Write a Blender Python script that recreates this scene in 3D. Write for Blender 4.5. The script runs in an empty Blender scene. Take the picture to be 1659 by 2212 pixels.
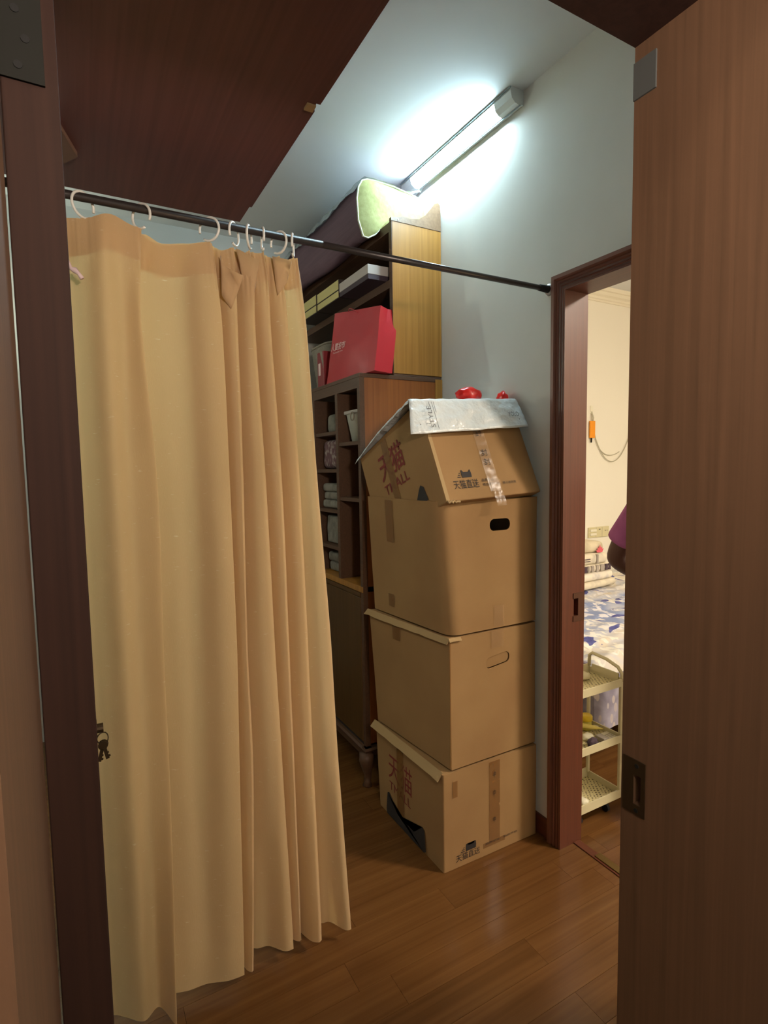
import bpy, bmesh, math, random
from mathutils import Vector, Matrix, noise
random.seed(7)
S = bpy.context.scene
COL = S.collection
PI = math.pi

# ------------------------------------------------------------------ camera
F_PX, YAW, PITCH, ROLL, CAM_H = 1186.443, 0.507483, -0.0793494, -0.0160298, 1.40
fw = Vector((math.sin(YAW)*math.cos(PITCH), math.cos(YAW)*math.cos(PITCH), math.sin(PITCH)))
r0 = Vector((math.cos(YAW), -math.sin(YAW), 0)); u0 = r0.cross(fw)
rt = math.cos(ROLL)*r0 + math.sin(ROLL)*u0; up = rt.cross(fw)
cd = bpy.data.cameras.new('camera'); cam = bpy.data.objects.new('camera', cd); COL.objects.link(cam)
cd.sensor_fit = 'VERTICAL'; cd.sensor_height = 24.0; cd.lens = 24.0*F_PX/2212.0; cd.clip_start = 0.02
cam.matrix_world = Matrix(((rt.x, up.x, -fw.x, 0), (rt.y, up.y, -fw.y, 0), (rt.z, up.z, -fw.z, CAM_H), (0, 0, 0, 1)))
S.camera = cam
# ------------------------------------------------------------------ world, exposure
w = bpy.data.worlds.new('world'); S.world = w; w.use_nodes = True
w.node_tree.nodes['Background'].inputs[0].default_value = (0.9, 0.8, 0.65, 1)
w.node_tree.nodes['Background'].inputs[1].default_value = 0.02
S.view_settings.view_transform = 'Standard'; S.view_settings.look = 'None'
S.view_settings.gamma = 1; S.view_settings.use_curve_mapping = False
S.view_settings.exposure = 0.0
TUBE_W = 155.0      # emission of the hallway tube
BED_W = 262.0       # emission of the bedroom ceiling lamp
NEAR_W = 45.0      # emission of the ceiling lamp in the room the camera stands in
FILL_W = 450.0      # emission of the added fill light in that room
SIDE_W = 125.0      # emission of the added fill light behind the curtain

# ------------------------------------------------------------------ helpers
def hx(s):
    s = s.lstrip('#'); c = [int(s[i:i+2], 16)/255 for i in (0, 2, 4)]
    return tuple((x/12.92 if x <= .04045 else ((x+.055)/1.055)**2.4) for x in c)+(1,)
MATS = {}
def mat(name, col, rough=.6, metal=0, spec=.5, alpha=None, trans=0, emit=None, estr=0, bump=None, var=None, coat=0):
    m = bpy.data.materials.new(name); m.use_nodes = True; nt = m.node_tree
    b = nt.nodes['Principled BSDF']; b.inputs['Roughness'].default_value = rough
    b.inputs['Metallic'].default_value = metal; b.inputs['Specular IOR Level'].default_value = spec
    b.inputs['Coat Weight'].default_value = coat
    c = hx(col) if isinstance(col, str) else col
    b.inputs['Base Color'].default_value = c
    if alpha is not None: b.inputs['Alpha'].default_value = alpha
    if trans: b.inputs['Transmission Weight'].default_value = trans
    if emit: b.inputs['Emission Color'].default_value = hx(emit); b.inputs['Emission Strength'].default_value = estr
    if var:   # (scale tuple, second colour, contrast)
        tc = nt.nodes.new('ShaderNodeNewGeometry'); mp = nt.nodes.new('ShaderNodeMapping'); mp.inputs['Scale'].default_value = var[0]
        n = nt.nodes.new('ShaderNodeTexNoise'); n.inputs['Scale'].default_value = 1; n.inputs['Detail'].default_value = 6
        r = nt.nodes.new('ShaderNodeValToRGB'); lo, hi = var[2]
        r.color_ramp.elements[0].position = lo; r.color_ramp.elements[1].position = hi
        r.color_ramp.elements[0].color = c; r.color_ramp.elements[1].color = hx(var[1])
        nt.links.new(tc.outputs['Position'], mp.inputs[0]); nt.links.new(mp.outputs[0], n.inputs[0])
        nt.links.new(n.outputs[0], r.inputs[0]); nt.links.new(r.outputs[0], b.inputs['Base Color'])
    if bump:  # (scale tuple, strength, distance)
        tc = nt.nodes.new('ShaderNodeNewGeometry'); mp = nt.nodes.new('ShaderNodeMapping'); mp.inputs['Scale'].default_value = bump[0]
        n = nt.nodes.new('ShaderNodeTexNoise'); n.inputs['Scale'].default_value = 1; n.inputs['Detail'].default_value = 4
        bp = nt.nodes.new('ShaderNodeBump'); bp.inputs['Strength'].default_value = bump[1]; bp.inputs['Distance'].default_value = bump[2]
        nt.links.new(tc.outputs['Position'], mp.inputs[0]); nt.links.new(mp.outputs[0], n.inputs[0])
        nt.links.new(n.outputs[0], bp.inputs['Height']); nt.links.new(bp.outputs[0], b.inputs['Normal'])
    MATS[name] = m
    return m
def wood(name, c1, c2, axis, rough=.4, fine=1.0, rand=0.0, spec=.5, coat=0):
    """grain runs along axis ('X','Y','Z')"""
    m = bpy.data.materials.new(name); m.use_nodes = True; nt = m.node_tree; b = nt.nodes['Principled BSDF']
    b.inputs['Roughness'].default_value = rough; b.inputs['Specular IOR Level'].default_value = spec
    b.inputs['Coat Weight'].default_value = coat; b.inputs['Coat Roughness'].default_value = .15
    g = nt.nodes.new('ShaderNodeNewGeometry'); mp = nt.nodes.new('ShaderNodeMapping')
    sc = [110*fine]*3; sc['XYZ'.index(axis)] = 2.2*fine; mp.inputs['Scale'].default_value = sc
    oi = nt.nodes.new('ShaderNodeObjectInfo'); ml = nt.nodes.new('ShaderNodeMath'); ml.operation = 'MULTIPLY'; ml.inputs[1].default_value = 37.0
    ad = nt.nodes.new('ShaderNodeVectorMath'); ad.operation = 'ADD'
    n = nt.nodes.new('ShaderNodeTexNoise'); n.inputs['Scale'].default_value = 1; n.inputs['Detail'].default_value = 5; n.inputs['Distortion'].default_value = .6
    r = nt.nodes.new('ShaderNodeValToRGB'); r.color_ramp.elements[0].position = .2; r.color_ramp.elements[1].position = .85
    r.color_ramp.elements[0].color = hx(c1); r.color_ramp.elements[1].color = hx(c2)
    L = nt.links.new
    L(g.outputs['Position'], ad.inputs[0]); L(oi.outputs['Random'], ml.inputs[0]); L(ml.outputs[0], ad.inputs[1])
    L(ad.outputs[0], mp.inputs[0]); L(mp.outputs[0], n.inputs[0]); L(n.outputs[0], r.inputs[0])
    hv = nt.nodes.new('ShaderNodeHueSaturation'); L(r.outputs[0], hv.inputs['Color'])
    mr = nt.nodes.new('ShaderNodeMapRange'); mr.inputs[3].default_value = 1-rand; mr.inputs[4].default_value = 1+rand
    L(oi.outputs['Random'], mr.inputs[0]); L(mr.outputs[0], hv.inputs['Value']); L(hv.outputs[0], b.inputs['Base Color'])
    bp = nt.nodes.new('ShaderNodeBump'); bp.inputs['Strength'].default_value = .12; bp.inputs['Distance'].default_value = .001
    L(n.outputs[0], bp.inputs['Height']); L(bp.outputs[0], b.inputs['Normal'])
    MATS[name] = m
    return m
def M(n): return MATS[n]

INV = {}
def link(o, parent=None):
    COL.objects.link(o)
    if parent is not None:
        o.parent = parent; o.matrix_parent_inverse = INV.get(parent.name, Matrix.Identity(4))
        INV[o.name] = Matrix.Identity(4)
        if parent.name in INV and parent.type == 'EMPTY': pass
    return o
def obj(name, bm, m, parent=None, smooth=False, kind=None, label=None):
    me = bpy.data.meshes.new(name)
    if isinstance(bm, bmesh.types.BMesh):
        bmesh.ops.recalc_face_normals(bm, faces=bm.faces); bm.to_mesh(me); bm.free()
    else: me = bm
    me.name = name
    if m is not None:
        me.materials.clear(); me.materials.append(MATS[m] if isinstance(m, str) else m)
    if smooth:
        for p in me.polygons: p.use_smooth = True
    o = bpy.data.objects.new(name, me); link(o, parent)
    if kind: o['kind'] = kind
    if label: o['label'] = label
    return o
def tag(o, label, cat, group=None, kind=None):
    o['label'] = label; o['category'] = cat
    if group: o['group'] = group
    if kind: o['kind'] = kind
    return o
def thing(name, label, cat, loc=(0, 0, 0), group=None):
    o = bpy.data.objects.new(name, None); COL.objects.link(o); o.location = loc; o.empty_display_size = .05
    INV[o.name] = Matrix.Translation(-Vector(loc))
    return tag(o, label, cat, group)
def struct(name, bm, m, parent=None, smooth=False):
    o = obj(name, bm, m, parent, smooth)
    if parent is None: o['kind'] = 'structure'
    return o
def sempty(name, loc=(0, 0, 0)):
    o = bpy.data.objects.new(name, None); COL.objects.link(o); o.location = loc; o['kind'] = 'structure'; o.empty_display_size = .05
    INV[o.name] = Matrix.Translation(-Vector(loc)); return o
def dup(root, delta, label=None):
    r = root.copy(); COL.objects.link(r); r.location = root.location+Vector(delta); INV[r.name] = INV[root.name]
    if label: r['label'] = label
    for ch in list(root.children):
        c = ch.copy(); COL.objects.link(c); c.parent = r
        for g in list(ch.children):
            d = g.copy(); COL.objects.link(d); d.parent = c
    return r
def by_angle(o, deg=35):
    for p in o.data.polygons: p.use_smooth = True
    o.data.set_sharp_from_angle(angle=math.radians(deg)); return o
def nb(): return bmesh.new()
def box(bm, x0, x1, y0, y1, z0, z1, mtx=None):
    v = [bm.verts.new((x, y, z)) for x in (x0, x1) for y in (y0, y1) for z in (z0, z1)]
    fs = [(0, 1, 3, 2), (4, 6, 7, 5), (0, 4, 5, 1), (2, 3, 7, 6), (0, 2, 6, 4), (1, 5, 7, 3)]
    f = [bm.faces.new([v[i] for i in q]) for q in fs]
    if mtx is not None: bmesh.ops.transform(bm, matrix=mtx, verts=v)
    return v
def bx(*a, bev=0, seg=2, mtx=None):
    bm = nb(); box(bm, *a)
    if bev: bmesh.ops.bevel(bm, geom=bm.edges[:], offset=bev, segments=seg, affect='EDGES', profile=.5)
    if mtx is not None: bmesh.ops.transform(bm, matrix=mtx, verts=bm.verts)
    return bm
def prism(bm, pts, axis, a, b):
    """2-D outline pts extruded along axis between a and b"""
    def P(p, t):
        return {'X': (t, p[0], p[1]), 'Y': (p[0], t, p[1]), 'Z': (p[0], p[1], t)}[axis]
    lo = [bm.verts.new(P(p, a)) for p in pts]; hi = [bm.verts.new(P(p, b)) for p in pts]
    n = len(pts); bm.faces.new(lo); bm.faces.new(hi[::-1])
    for i in range(n): bm.faces.new((lo[i], lo[(i+1) % n], hi[(i+1) % n], hi[i]))
def tube(bm, pts, r, seg=10, closed=False, caps=True):
    pts = [Vector(p) for p in pts]; n = len(pts); rings = []
    rr = r if isinstance(r, (list, tuple)) else [r]*n
    prev = None
    for i, p in enumerate(pts):
        if closed: t = pts[(i+1) % n]-pts[i-1]
        else: t = pts[min(i+1, n-1)]-pts[max(i-1, 0)]
        t.normalize()
        if prev is None:
            a = Vector((0, 0, 1)) if abs(t.z) < .9 else Vector((1, 0, 0)); u = t.cross(a).normalized()
        else: u = (prev-t*prev.dot(t)).normalized()
        prev = u; v = t.cross(u)
        rings.append([bm.verts.new(p+u*math.cos(2*PI*k/seg)*rr[i]+v*math.sin(2*PI*k/seg)*rr[i]) for k in range(seg)])
    m = n if closed else n-1
    for i in range(m):
        a, b = rings[i], rings[(i+1) % n]
        for k in range(seg): bm.faces.new((a[k], a[(k+1) % seg], b[(k+1) % seg], b[k]))
    if caps and not closed: bm.faces.new(rings[0][::-1]); bm.faces.new(rings[-1])
def lathe(bm, prof, cx, cy, seg=20, cap=True):
    rings = []
    for r, z in prof: rings.append([bm.verts.new((cx+r*math.cos(2*PI*k/seg), cy+r*math.sin(2*PI*k/seg), z)) for k in range(seg)])
    for a, b in zip(rings, rings[1:]):
        for k in range(seg): bm.faces.new((a[k], a[(k+1) % seg], b[(k+1) % seg], b[k]))
    if cap: bm.faces.new(rings[0][::-1]); bm.faces.new(rings[-1])
def grid(bm, fn, nu, nv):
    vs = [[bm.verts.new(fn(i/nu, j/nv)) for i in range(nu+1)] for j in range(nv+1)]
    for j in range(nv):
        for i in range(nu): bm.faces.new((vs[j][i], vs[j][i+1], vs[j+1][i+1], vs[j+1][i]))
    return vs
def bake(o):
    dg = bpy.context.evaluated_depsgraph_get(); bpy.context.view_layer.update(); dg.update()
    me = bpy.data.meshes.new_from_object(o.evaluated_get(dg)); o.modifiers.clear(); o.data = me
def carve(o, cutter_bm):
    me = bpy.data.meshes.new('c'); bmesh.ops.recalc_face_normals(cutter_bm, faces=cutter_bm.faces); cutter_bm.to_mesh(me); cutter_bm.free()
    c = bpy.data.objects.new('c', me); COL.objects.link(c)
    md = o.modifiers.new('b', 'BOOLEAN'); md.object = c; md.operation = 'DIFFERENCE'; md.solver = 'EXACT'
    bake(o); bpy.data.objects.remove(c)
def text_mesh(body, bold=0.0):
    c = bpy.data.curves.new('t', 'FONT'); c.body = body; c.size = 1; c.offset = bold; c.resolution_u = 3
    o = bpy.data.objects.new('t', c); COL.objects.link(o); bpy.context.view_layer.update()
    dg = bpy.context.evaluated_depsgraph_get(); dg.update()
    me = bpy.data.meshes.new_from_object(o.evaluated_get(dg)); bpy.data.objects.remove(o); return me
def lettering(body, origin, ud, vd, wd, ht, m, parent, name='printed_lettering', off=.002, bold=0.0, label=None):
    """flat print: body fitted to wd x ht with its lower-left corner at origin; ud, vd unit vectors"""
    me = text_mesh(body, bold); bm = nb(); bm.from_mesh(me)
    xs = [v.co.x for v in bm.verts]; ys = [v.co.y for v in bm.verts]
    if not xs: bm.free(); return
    x0, x1, y0, y1 = min(xs), max(xs), min(ys), max(ys); ud = Vector(ud); vd = Vector(vd); n = ud.cross(vd).normalized()
    for v in bm.verts:
        a = (v.co.x-x0)/(x1-x0)*wd; b = (v.co.y-y0)/max(1e-6, y1-y0)*ht; v.co = Vector(origin)+ud*a+vd*b+n*off
    me = bpy.data.meshes.new(name); bm.to_mesh(me); bm.free()
    return obj(name, me, m, parent, label=label)
def shape_print(polys, origin, ud, vd, m, parent, name='printed_mark', off=.002):
    bm = nb(); ud = Vector(ud); vd = Vector(vd); n = ud.cross(vd).normalized()
    for p in polys:
        bm.faces.new([bm.verts.new(Vector(origin)+ud*a+vd*b+n*off) for a, b in p])
    bmesh.ops.triangulate(bm, faces=bm.faces)
    me = bpy.data.meshes.new(name); bm.to_mesh(me); bm.free(); return obj(name, me, m, parent)

# ------------------------------------------------------------------ materials
mat('wall_paint', '#e2e0d8', .85, var=((3, 3, 3), '#d9d6cc', (.35, .8)), bump=((60, 60, 60), .08, .002))
mat('ceiling_paint', '#e4e6e6', .9, var=((2, 2, 2), '#dcdedc', (.4, .8)))
mat('bed_wall', '#f1ecdc', .85)
mat('plaster', '#efe8d2', .8)
wood('floor_wood', '#553519', '#76502a', 'X', .24, .35, .07, .5)
mat('under_floor', '#1c1008', .9)
wood('jamb_wood', '#503928', '#664935', 'Z', .55, 1, 0, .4)
wood('casing_wood', '#532a1a', '#6e3a24', 'Z', .42, 1, 0, .5)
wood('casing_wood_h', '#532a1a', '#6e3a24', 'Y', .42, 1, 0, .5)
wood('door_wood', '#251611', '#332019', 'Z', .7, 1, 0, .12)
wood('slab_wood', '#5c3835', '#744843', 'Y', .5, .8, 0, .4)
wood('cab_side', '#8f5f22', '#b5813a', 'Z', .4, .7, 0, .5)
wood('cab_low', '#7d451c', '#9c5c29', 'Z', .35, .7, 0, .5)
wood('cab_front', '#4d3525', '#644631', 'Y', .5, 1, 0, .4)
wood('cab_door', '#4a3113', '#60411c', 'Z', .45, .7, 0, .4)
mat('cab_dark', '#2a2220', .8)
wood('gallery_wood', '#6f523c', '#8a6b50', 'Y', .35, .8, 0, .5)
mat('rod_metal', '#4a4341', .35, .6)
mat('flange', '#b9b2ab', .4, .5)
mat('ring_plastic', '#e9e4da', .4)
mat('card', '#a07e54', .85, var=((5, 5, 5), '#96734c', (.3, .75)), bump=((18, 18, 250), .10, .001), spec=.2)
mat('card_edge', '#ab8f66', .9, spec=.2)
mat('tape_brown', '#8a6136', .25, alpha=.75)
mat('tape_clear', '#b8946c', .25, alpha=.26, spec=.5)
mat('red_ink', '#7a2a22', .8)
mat('black_ink', '#2b2523', .8)
mat('grey_ink', '#5d5d60', .7)
mat('white_plastic', '#d3d6d4', .32, bump=((13, 13, 13), .9, .02), spec=.6)
mat('red_plastic', '#e0261f', .3)
mat('red_paper', '#b9262f', .33, spec=.6)
mat('red_box_paint', '#8c2f33', .5)
mat('white_print', '#e9c9c4', .6)
mat('dark_fab', '#1f1c1d', .9)
mat('cream_box', '#cbbd7c', .6)
mat('box_edge', '#3a2f2a', .6)
mat('grey_lid', '#b6aba3', .5)
mat('purple_box', '#3c2b33', .6)
mat('basket_w', '#8c8273', .8)
mat('pot_white', '#cfcabb', .5)
mat('towel', '#8a8378', .95, var=((25, 25, 25), '#6a6258', (.4, .7)))
mat('pattern_cloth', '#6b4c4e', .95, var=((60, 60, 40), '#9c8a84', (.52, .6)))
mat('quilt_bag', '#6f5560', .75, var=((90, 4, 90), '#5d4650', (.3, .8)))
mat('quilt_end', '#a3a068', .85, var=((60, 60, 60), '#918e56', (.35, .75)), bump=((30, 30, 30), .5, .004))
mat('piping', '#dcdcc0', .7)
mat('clear_sheet', '#c6d2d6', .2, alpha=.75, spec=.8, bump=((25, 25, 25), .8, .01))
mat('lamp_body', '#d9dcd8', .5)
mat('lamp_edge', '#7d8c92', .5)
mat('lamp_glow', '#ffffff', .5, emit='#cdf1ff', estr=TUBE_W)
mat('warm_glow', '#ffffff', .5, emit='#fff0dc', estr=BED_W)
mat('side_glow', '#ffffff', .5, emit='#f4ffec', estr=SIDE_W)
mat('fill_glow', '#ffffff', .5, emit='#fff0e0', estr=FILL_W)
mat('near_glow', '#ffffff', .5, emit='#fff0d2', estr=NEAR_W)
mat('brass', '#8a7040', .35, .8)
mat('steel_dull', '#1e1d1a', .8, 0, .1)
mat('plate_grey', '#484846', .8, 0, .15)
mat('pale_brown', '#7a5a48', .7)
mat('strike_brown', '#5a3a2a', .4, .3)
mat('hole_dark', '#0c0908', .9)
mat('key_metal', '#4a3a28', .4, .7)
mat('ribbon_pink', '#e8c9c8', .6)
mat('cart_plastic', '#d8cda6', .45)
mat('socket', '#d8cfa4', .4)
mat('switch_white', '#efead4', .35)
mat('orange', '#f59a12', .5)
mat('cable', '#b8b29a', .5)
mat('quilt_cream', '#e6dcc4', .9, var=((14, 14, 14), '#c9bfae', (.45, .7)))
mat('quilt_white', '#ebe3d2', .9, var=((9, 9, 9), '#cfc9c4', (.5, .62)))
mat('quilt_maple', '#ddd0b4', .9, var=((12, 12, 12), '#c2b698', (.45, .7)))
mat('stripe_dark', '#4c3d48', .9)
mat('stripe_grey', '#a79d92', .9)
mat('maple_red', '#d9606a', .9)
mat('shirt_purple', '#8a4878', .9, var=((20, 20, 20), '#9c5888', (.3, .8)))
mat('skin', '#4a2c20', .6)
mat('trousers', '#2b2a33', .9)
mat('hair', '#120d0b', .85, bump=((300, 300, 40), .6, .002))
mat('eye_white', '#e8e2d8', .4)
mat('lips', '#7a3a34', .5)
mat('yellow_lid', '#e3c12a', .4)
mat('yellow_jar', '#cfc04e', .4)
mat('banana', '#e3cd6a', .5)
mat('dark_shelf', '#2c1f18', .6)
mat('green_thing', '#6fa886', .5)
mat('paper_white', '#e6dfc4', .6)
wood('casing_face', '#754634', '#8f5842', 'Z', .42, 1, 0, .5)
wood('casing_face_h', '#6a3d2c', '#854e38', 'Y', .42, 1, 0, .5)
mat('mattress', '#8c8496', .9)

def cart_mesh_mat():
    m = bpy.data.materials.new('cart_perforated'); m.use_nodes = True; nt = m.node_tree; b = nt.nodes['Principled BSDF']; b.inputs['Roughness'].default_value = .45
    g = nt.nodes.new('ShaderNodeNewGeometry'); mp = nt.nodes.new('ShaderNodeMapping'); mp.inputs['Scale'].default_value = (75, 75, 0); mp.inputs['Rotation'].default_value = (0, 0, .6)
    v = nt.nodes.new('ShaderNodeTexVoronoi'); v.inputs['Scale'].default_value = 1; v.inputs['Randomness'].default_value = 0.25
    r = nt.nodes.new('ShaderNodeValToRGB'); r.color_ramp.elements[0].position = .25; r.color_ramp.elements[1].position = .3
    r.color_ramp.elements[0].color = hx('#6a5c3c'); r.color_ramp.elements[1].color = hx('#dccf9c')
    L = nt.links.new; L(g.outputs['Position'], mp.inputs[0]); L(mp.outputs[0], v.inputs[0]); L(v.outputs['Distance'], r.inputs[0]); L(r.outputs[0], b.inputs['Base Color'])
    MATS['cart_perforated'] = m
cart_mesh_mat()
def bedcover_mat():
    m = bpy.data.materials.new('bed_cover'); m.use_nodes = True; nt = m.node_tree; b = nt.nodes['Principled BSDF']; b.inputs['Roughness'].default_value = .9
    L = nt.links.new
    g = nt.nodes.new('ShaderNodeNewGeometry')
    def nz(sc, det=3, loc=(0, 0, 0)):
        mp = nt.nodes.new('ShaderNodeMapping'); mp.inputs['Scale'].default_value = sc; mp.inputs['Location'].default_value = loc
        n = nt.nodes.new('ShaderNodeTexNoise'); n.inputs['Scale'].default_value = 1; n.inputs['Detail'].default_value = det; n.inputs['Distortion'].default_value = .8
        L(g.outputs['Position'], mp.inputs[0]); L(mp.outputs[0], n.inputs[0]); return n.outputs[0]
    def ramp(src, els):
        r = nt.nodes.new('ShaderNodeValToRGB'); cr = r.color_ramp
        while len(cr.elements) < len(els): cr.elements.new(.5)
        for e, (p, c) in zip(cr.elements, els): e.position = p; e.color = hx(c) if isinstance(c, str) else (c, c, c, 1)
        L(src, r.inputs[0]); return r.outputs[0]
    def mix(f, a, c):
        mx = nt.nodes.new('ShaderNodeMix'); mx.data_type = 'RGBA'; L(f, mx.inputs[0]); L(a, mx.inputs[6]); L(c, mx.inputs[7]); return mx.outputs[2]
    base = ramp(nz((3.2, 2.6, 3)), [(.38, '#8e9cc4'), (.5, '#c9cbd6'), (.6, '#ddd3c2')])
    leafpat = ramp(nz((15, 11, 15), 2, (3, 1, 0)), [(.52, 0.0), (.56, 1.0)])
    white = ramp(nz((3, 3, 3)), [(.4, '#f0ece0'), (.6, '#e4e2ea')])
    c = mix(leafpat, base, white)
    dk = ramp(nz((6, 8, 6), 1, (7, 3, 1)), [(.63, 0.0), (.65, 1.0)])
    blue = ramp(nz((20, 20, 20)), [(.3, '#3a3f86'), (.7, '#6d70ac')])
    c = mix(dk, c, blue); L(c, b.inputs['Base Color']); MATS['bed_cover'] = m
    # hanging side: purple grey ground with pale leaves
    m = bpy.data.materials.new('bed_skirt'); m.use_nodes = True; nt = m.node_tree; b = nt.nodes['Principled BSDF']; b.inputs['Roughness'].default_value = .9
    L = nt.links.new; g = nt.nodes.new('ShaderNodeNewGeometry')
    base = ramp(nz((6, 6, 6), 4), [(.35, '#77707f'), (.65, '#a9a3b4')])
    mp = nt.nodes.new('ShaderNodeMapping'); mp.inputs['Scale'].default_value = (26, 1, 15); mp.inputs['Rotation'].default_value = (0, .5, 0)
    v = nt.nodes.new('ShaderNodeTexVoronoi'); v.inputs['Scale'].default_value = 1; v.inputs['Randomness'].default_value = .8
    L(g.outputs['Position'], mp.inputs[0]); L(mp.outputs[0], v.inputs[0])
    lf = ramp(v.outputs['Distance'], [(.30, 1.0), (.34, 0.0)])
    pale = ramp(nz((3, 3, 3)), [(.4, '#cdc0b4'), (.6, '#b9aeb0')])
    L(mix(lf, base, pale), b.inputs['Base Color']); MATS['bed_skirt'] = m
bedcover_mat()
def curtain_mat():
    m = bpy.data.materials.new('curtain_fabric'); m.use_nodes = True; nt = m.node_tree; L = nt.links.new
    b = nt.nodes['Principled BSDF']; out = nt.nodes['Material Output']; b.inputs['Roughness'].default_value = .9; b.inputs['Specular IOR Level'].default_value = .2
    b.inputs['Sheen Weight'].default_value = .25
    uv = nt.nodes.new('ShaderNodeUVMap'); uv.uv_map = 'UVMap'
    mp = nt.nodes.new('ShaderNodeMapping'); mp.inputs['Scale'].default_value = (48, 170, 1)
    n = nt.nodes.new('ShaderNodeTexNoise'); n.inputs['Scale'].default_value = 1; n.inputs['Detail'].default_value = 2
    L(uv.outputs[0], mp.inputs[0]); L(mp.outputs[0], n.inputs[0])
    r = nt.nodes.new('ShaderNodeValToRGB'); e = r.color_ramp.elements; e[0].position = .67; e[1].position = .80
    e[0].color = hx('#dcb78c'); e[1].color = hx('#f0dfc0'); L(n.outputs[0], r.inputs[0]); L(r.outputs[0], b.inputs['Base Color'])
    mp2 = nt.nodes.new('ShaderNodeMapping'); mp2.inputs['Scale'].default_value = (520, 90, 1); n2 = nt.nodes.new('ShaderNodeTexNoise'); n2.inputs['Scale'].default_value = 1
    L(uv.outputs[0], mp2.inputs[0]); L(mp2.outputs[0], n2.inputs[0]); bp = nt.nodes.new('ShaderNodeBump'); bp.inputs['Strength'].default_value = .35; bp.inputs['Distance'].default_value = .0012
    L(n2.outputs[0], bp.inputs['Height']); L(bp.outputs[0], b.inputs['Normal'])
    tl = nt.nodes.new('ShaderNodeBsdfTranslucent'); tl.inputs[0].default_value = hx('#f0d890')
    mx = nt.nodes.new('ShaderNodeMixShader'); mx.inputs[0].default_value = .34
    L(b.outputs[0], mx.inputs[1]); L(tl.outputs[0], mx.inputs[2]); L(mx.outputs[0], out.inputs[0]); MATS['curtain_fabric'] = m
curtain_mat()

# ------------------------------------------------------------------ setting
WX = 1.48; YD = 0.547; YN = 0.31; ZC = 2.75; ZH = 1.99; XL = -0.0382; XR = 0.725
floor = struct('floor', bx(-1.6, 4.7, -2.6, 3.5, -.10, -.012), 'under_floor')
floor_near = None
PW = .0965; row0 = .949-8*PW
def plank(x0, x1, y0, y1):
    g = .0004; bm = nb(); box(bm, x0+g, x1-g, y0+g, y1-g, -.012, 0)
    obj('plank', bm, 'floor_wood', floor)
fixed = {8: 1.087, 9: None, 10: .686, 7: 1.087}
LEN = .81
offs = {7: 1.087, 8: 1.48, 9: 1.088, 10: .686, 11: 1.40, 12: .98, 13: .673}
for i in range(0, 34):
    y0 = row0+i*PW; y1 = y0+PW
    j = offs.get(i, (i*.37) % LEN)
    x = j
    while x > -1.3: x -= LEN
    while x < WX+.06:
        a, b = max(x, -1.3), min(x+LEN, WX+.058)
        if b-a > .02: plank(a, b, y0, y1)
        x += LEN
for i in range(0, 29):
    y0 = row0+.03+i*PW; y1 = min(y0+PW, 3.0)
    x = WX+.09-((i*.29) % LEN)
    while x < 4.6:
        a, b = max(x, WX+.09), min(x+LEN, 4.6)
        if b-a > .02: plank(a, b, y0, y1)
        x += LEN
struct('floor', bx(-1.6, 4.7, -2.6, row0-.001, -.012, 0), 'floor_wood')
# door sill strip between hall and bedroom
t = sempty('trim_3', (WX+.07, .96, 0))
obj('threshold_board', bx(WX+.058, WX+.09, .56, 1.36, -.010, .004, bev=.002), 'casing_wood_h', t)
obj('metal_strip', bx(WX+.066, WX+.094, .56, 1.27, .0045, .0075, bev=.001), 'brass', t, label='worn brass coloured strip')
struct('ceiling', bx(-1.6, 4.7, -2.6, 3.5, ZC, ZC+.1), 'ceiling_paint')
# walls
bm = nb(); OY0, OY1 = .53, 1.39
box(bm, WX, WX+.09, -2.5, OY0, 0, ZC); box(bm, WX, WX+.09, OY1, 3.4, 0, ZC); box(bm, WX, WX+.09, OY0, OY1, 2.02, ZC)
struct('wall_right', bm, 'wall_paint')
struct('wall_back', bx(-1.2, WX, 3.3, 3.4, 0, ZC), 'wall_paint')
struct('wall_left', bx(-1.3, -1.2, YN, 3.4, 0, ZC), 'wall_paint')
bm = nb(); box(bm, -1.6, XL-.03, YN, YD, 0, ZC); box(bm, XR+.03, WX, YN, YD, 0, ZC); box(bm, XL-.03, XR+.03, YN, YD, ZH+.03, ZC)
struct('wall_front', bm, 'wall_paint')
bm = nb(); box(bm, WX+.09, 4.6, 3.0, 3.1, 0, ZC); struct('wall_bedroom_back', bm, 'bed_wall')
struct('wall_bedroom_right', bx(4.6, 4.7, -1.6, 3.1, 0, ZC), 'bed_wall')
struct('wall_bedroom_front', bx(WX+.09, 4.6, -1.6, -1.5, 0, ZC), 'bed_wall')
struct('wall_bedroom_left', bx(WX+.09, WX+.094, 1.42, 3.0, 0, ZC), 'bed_wall')
struct('wall_near_back', bx(-1.6, WX, -2.6, -2.5, 0, ZC), 'wall_paint')
struct('wall_near_left', bx(-1.6, -1.5, -2.5, YN, 0, ZC), 'wall_paint')
# bedroom cornice with two reeds
t = sempty('trim_4', (3.1, 2.98, 2.7))
prof = [(3.0, 2.66), (2.99, 2.66), (2.985, 2.672), (2.975, 2.676), (2.97, 2.69), (2.95, 2.70), (2.94, 2.72), (2.925, 2.724), (2.92, ZC), (3.0, ZC)]
bm = nb(); prism(bm, prof, 'X', WX+.094, 4.6); obj('cornice_strip', bm, 'plaster', t)
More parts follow.
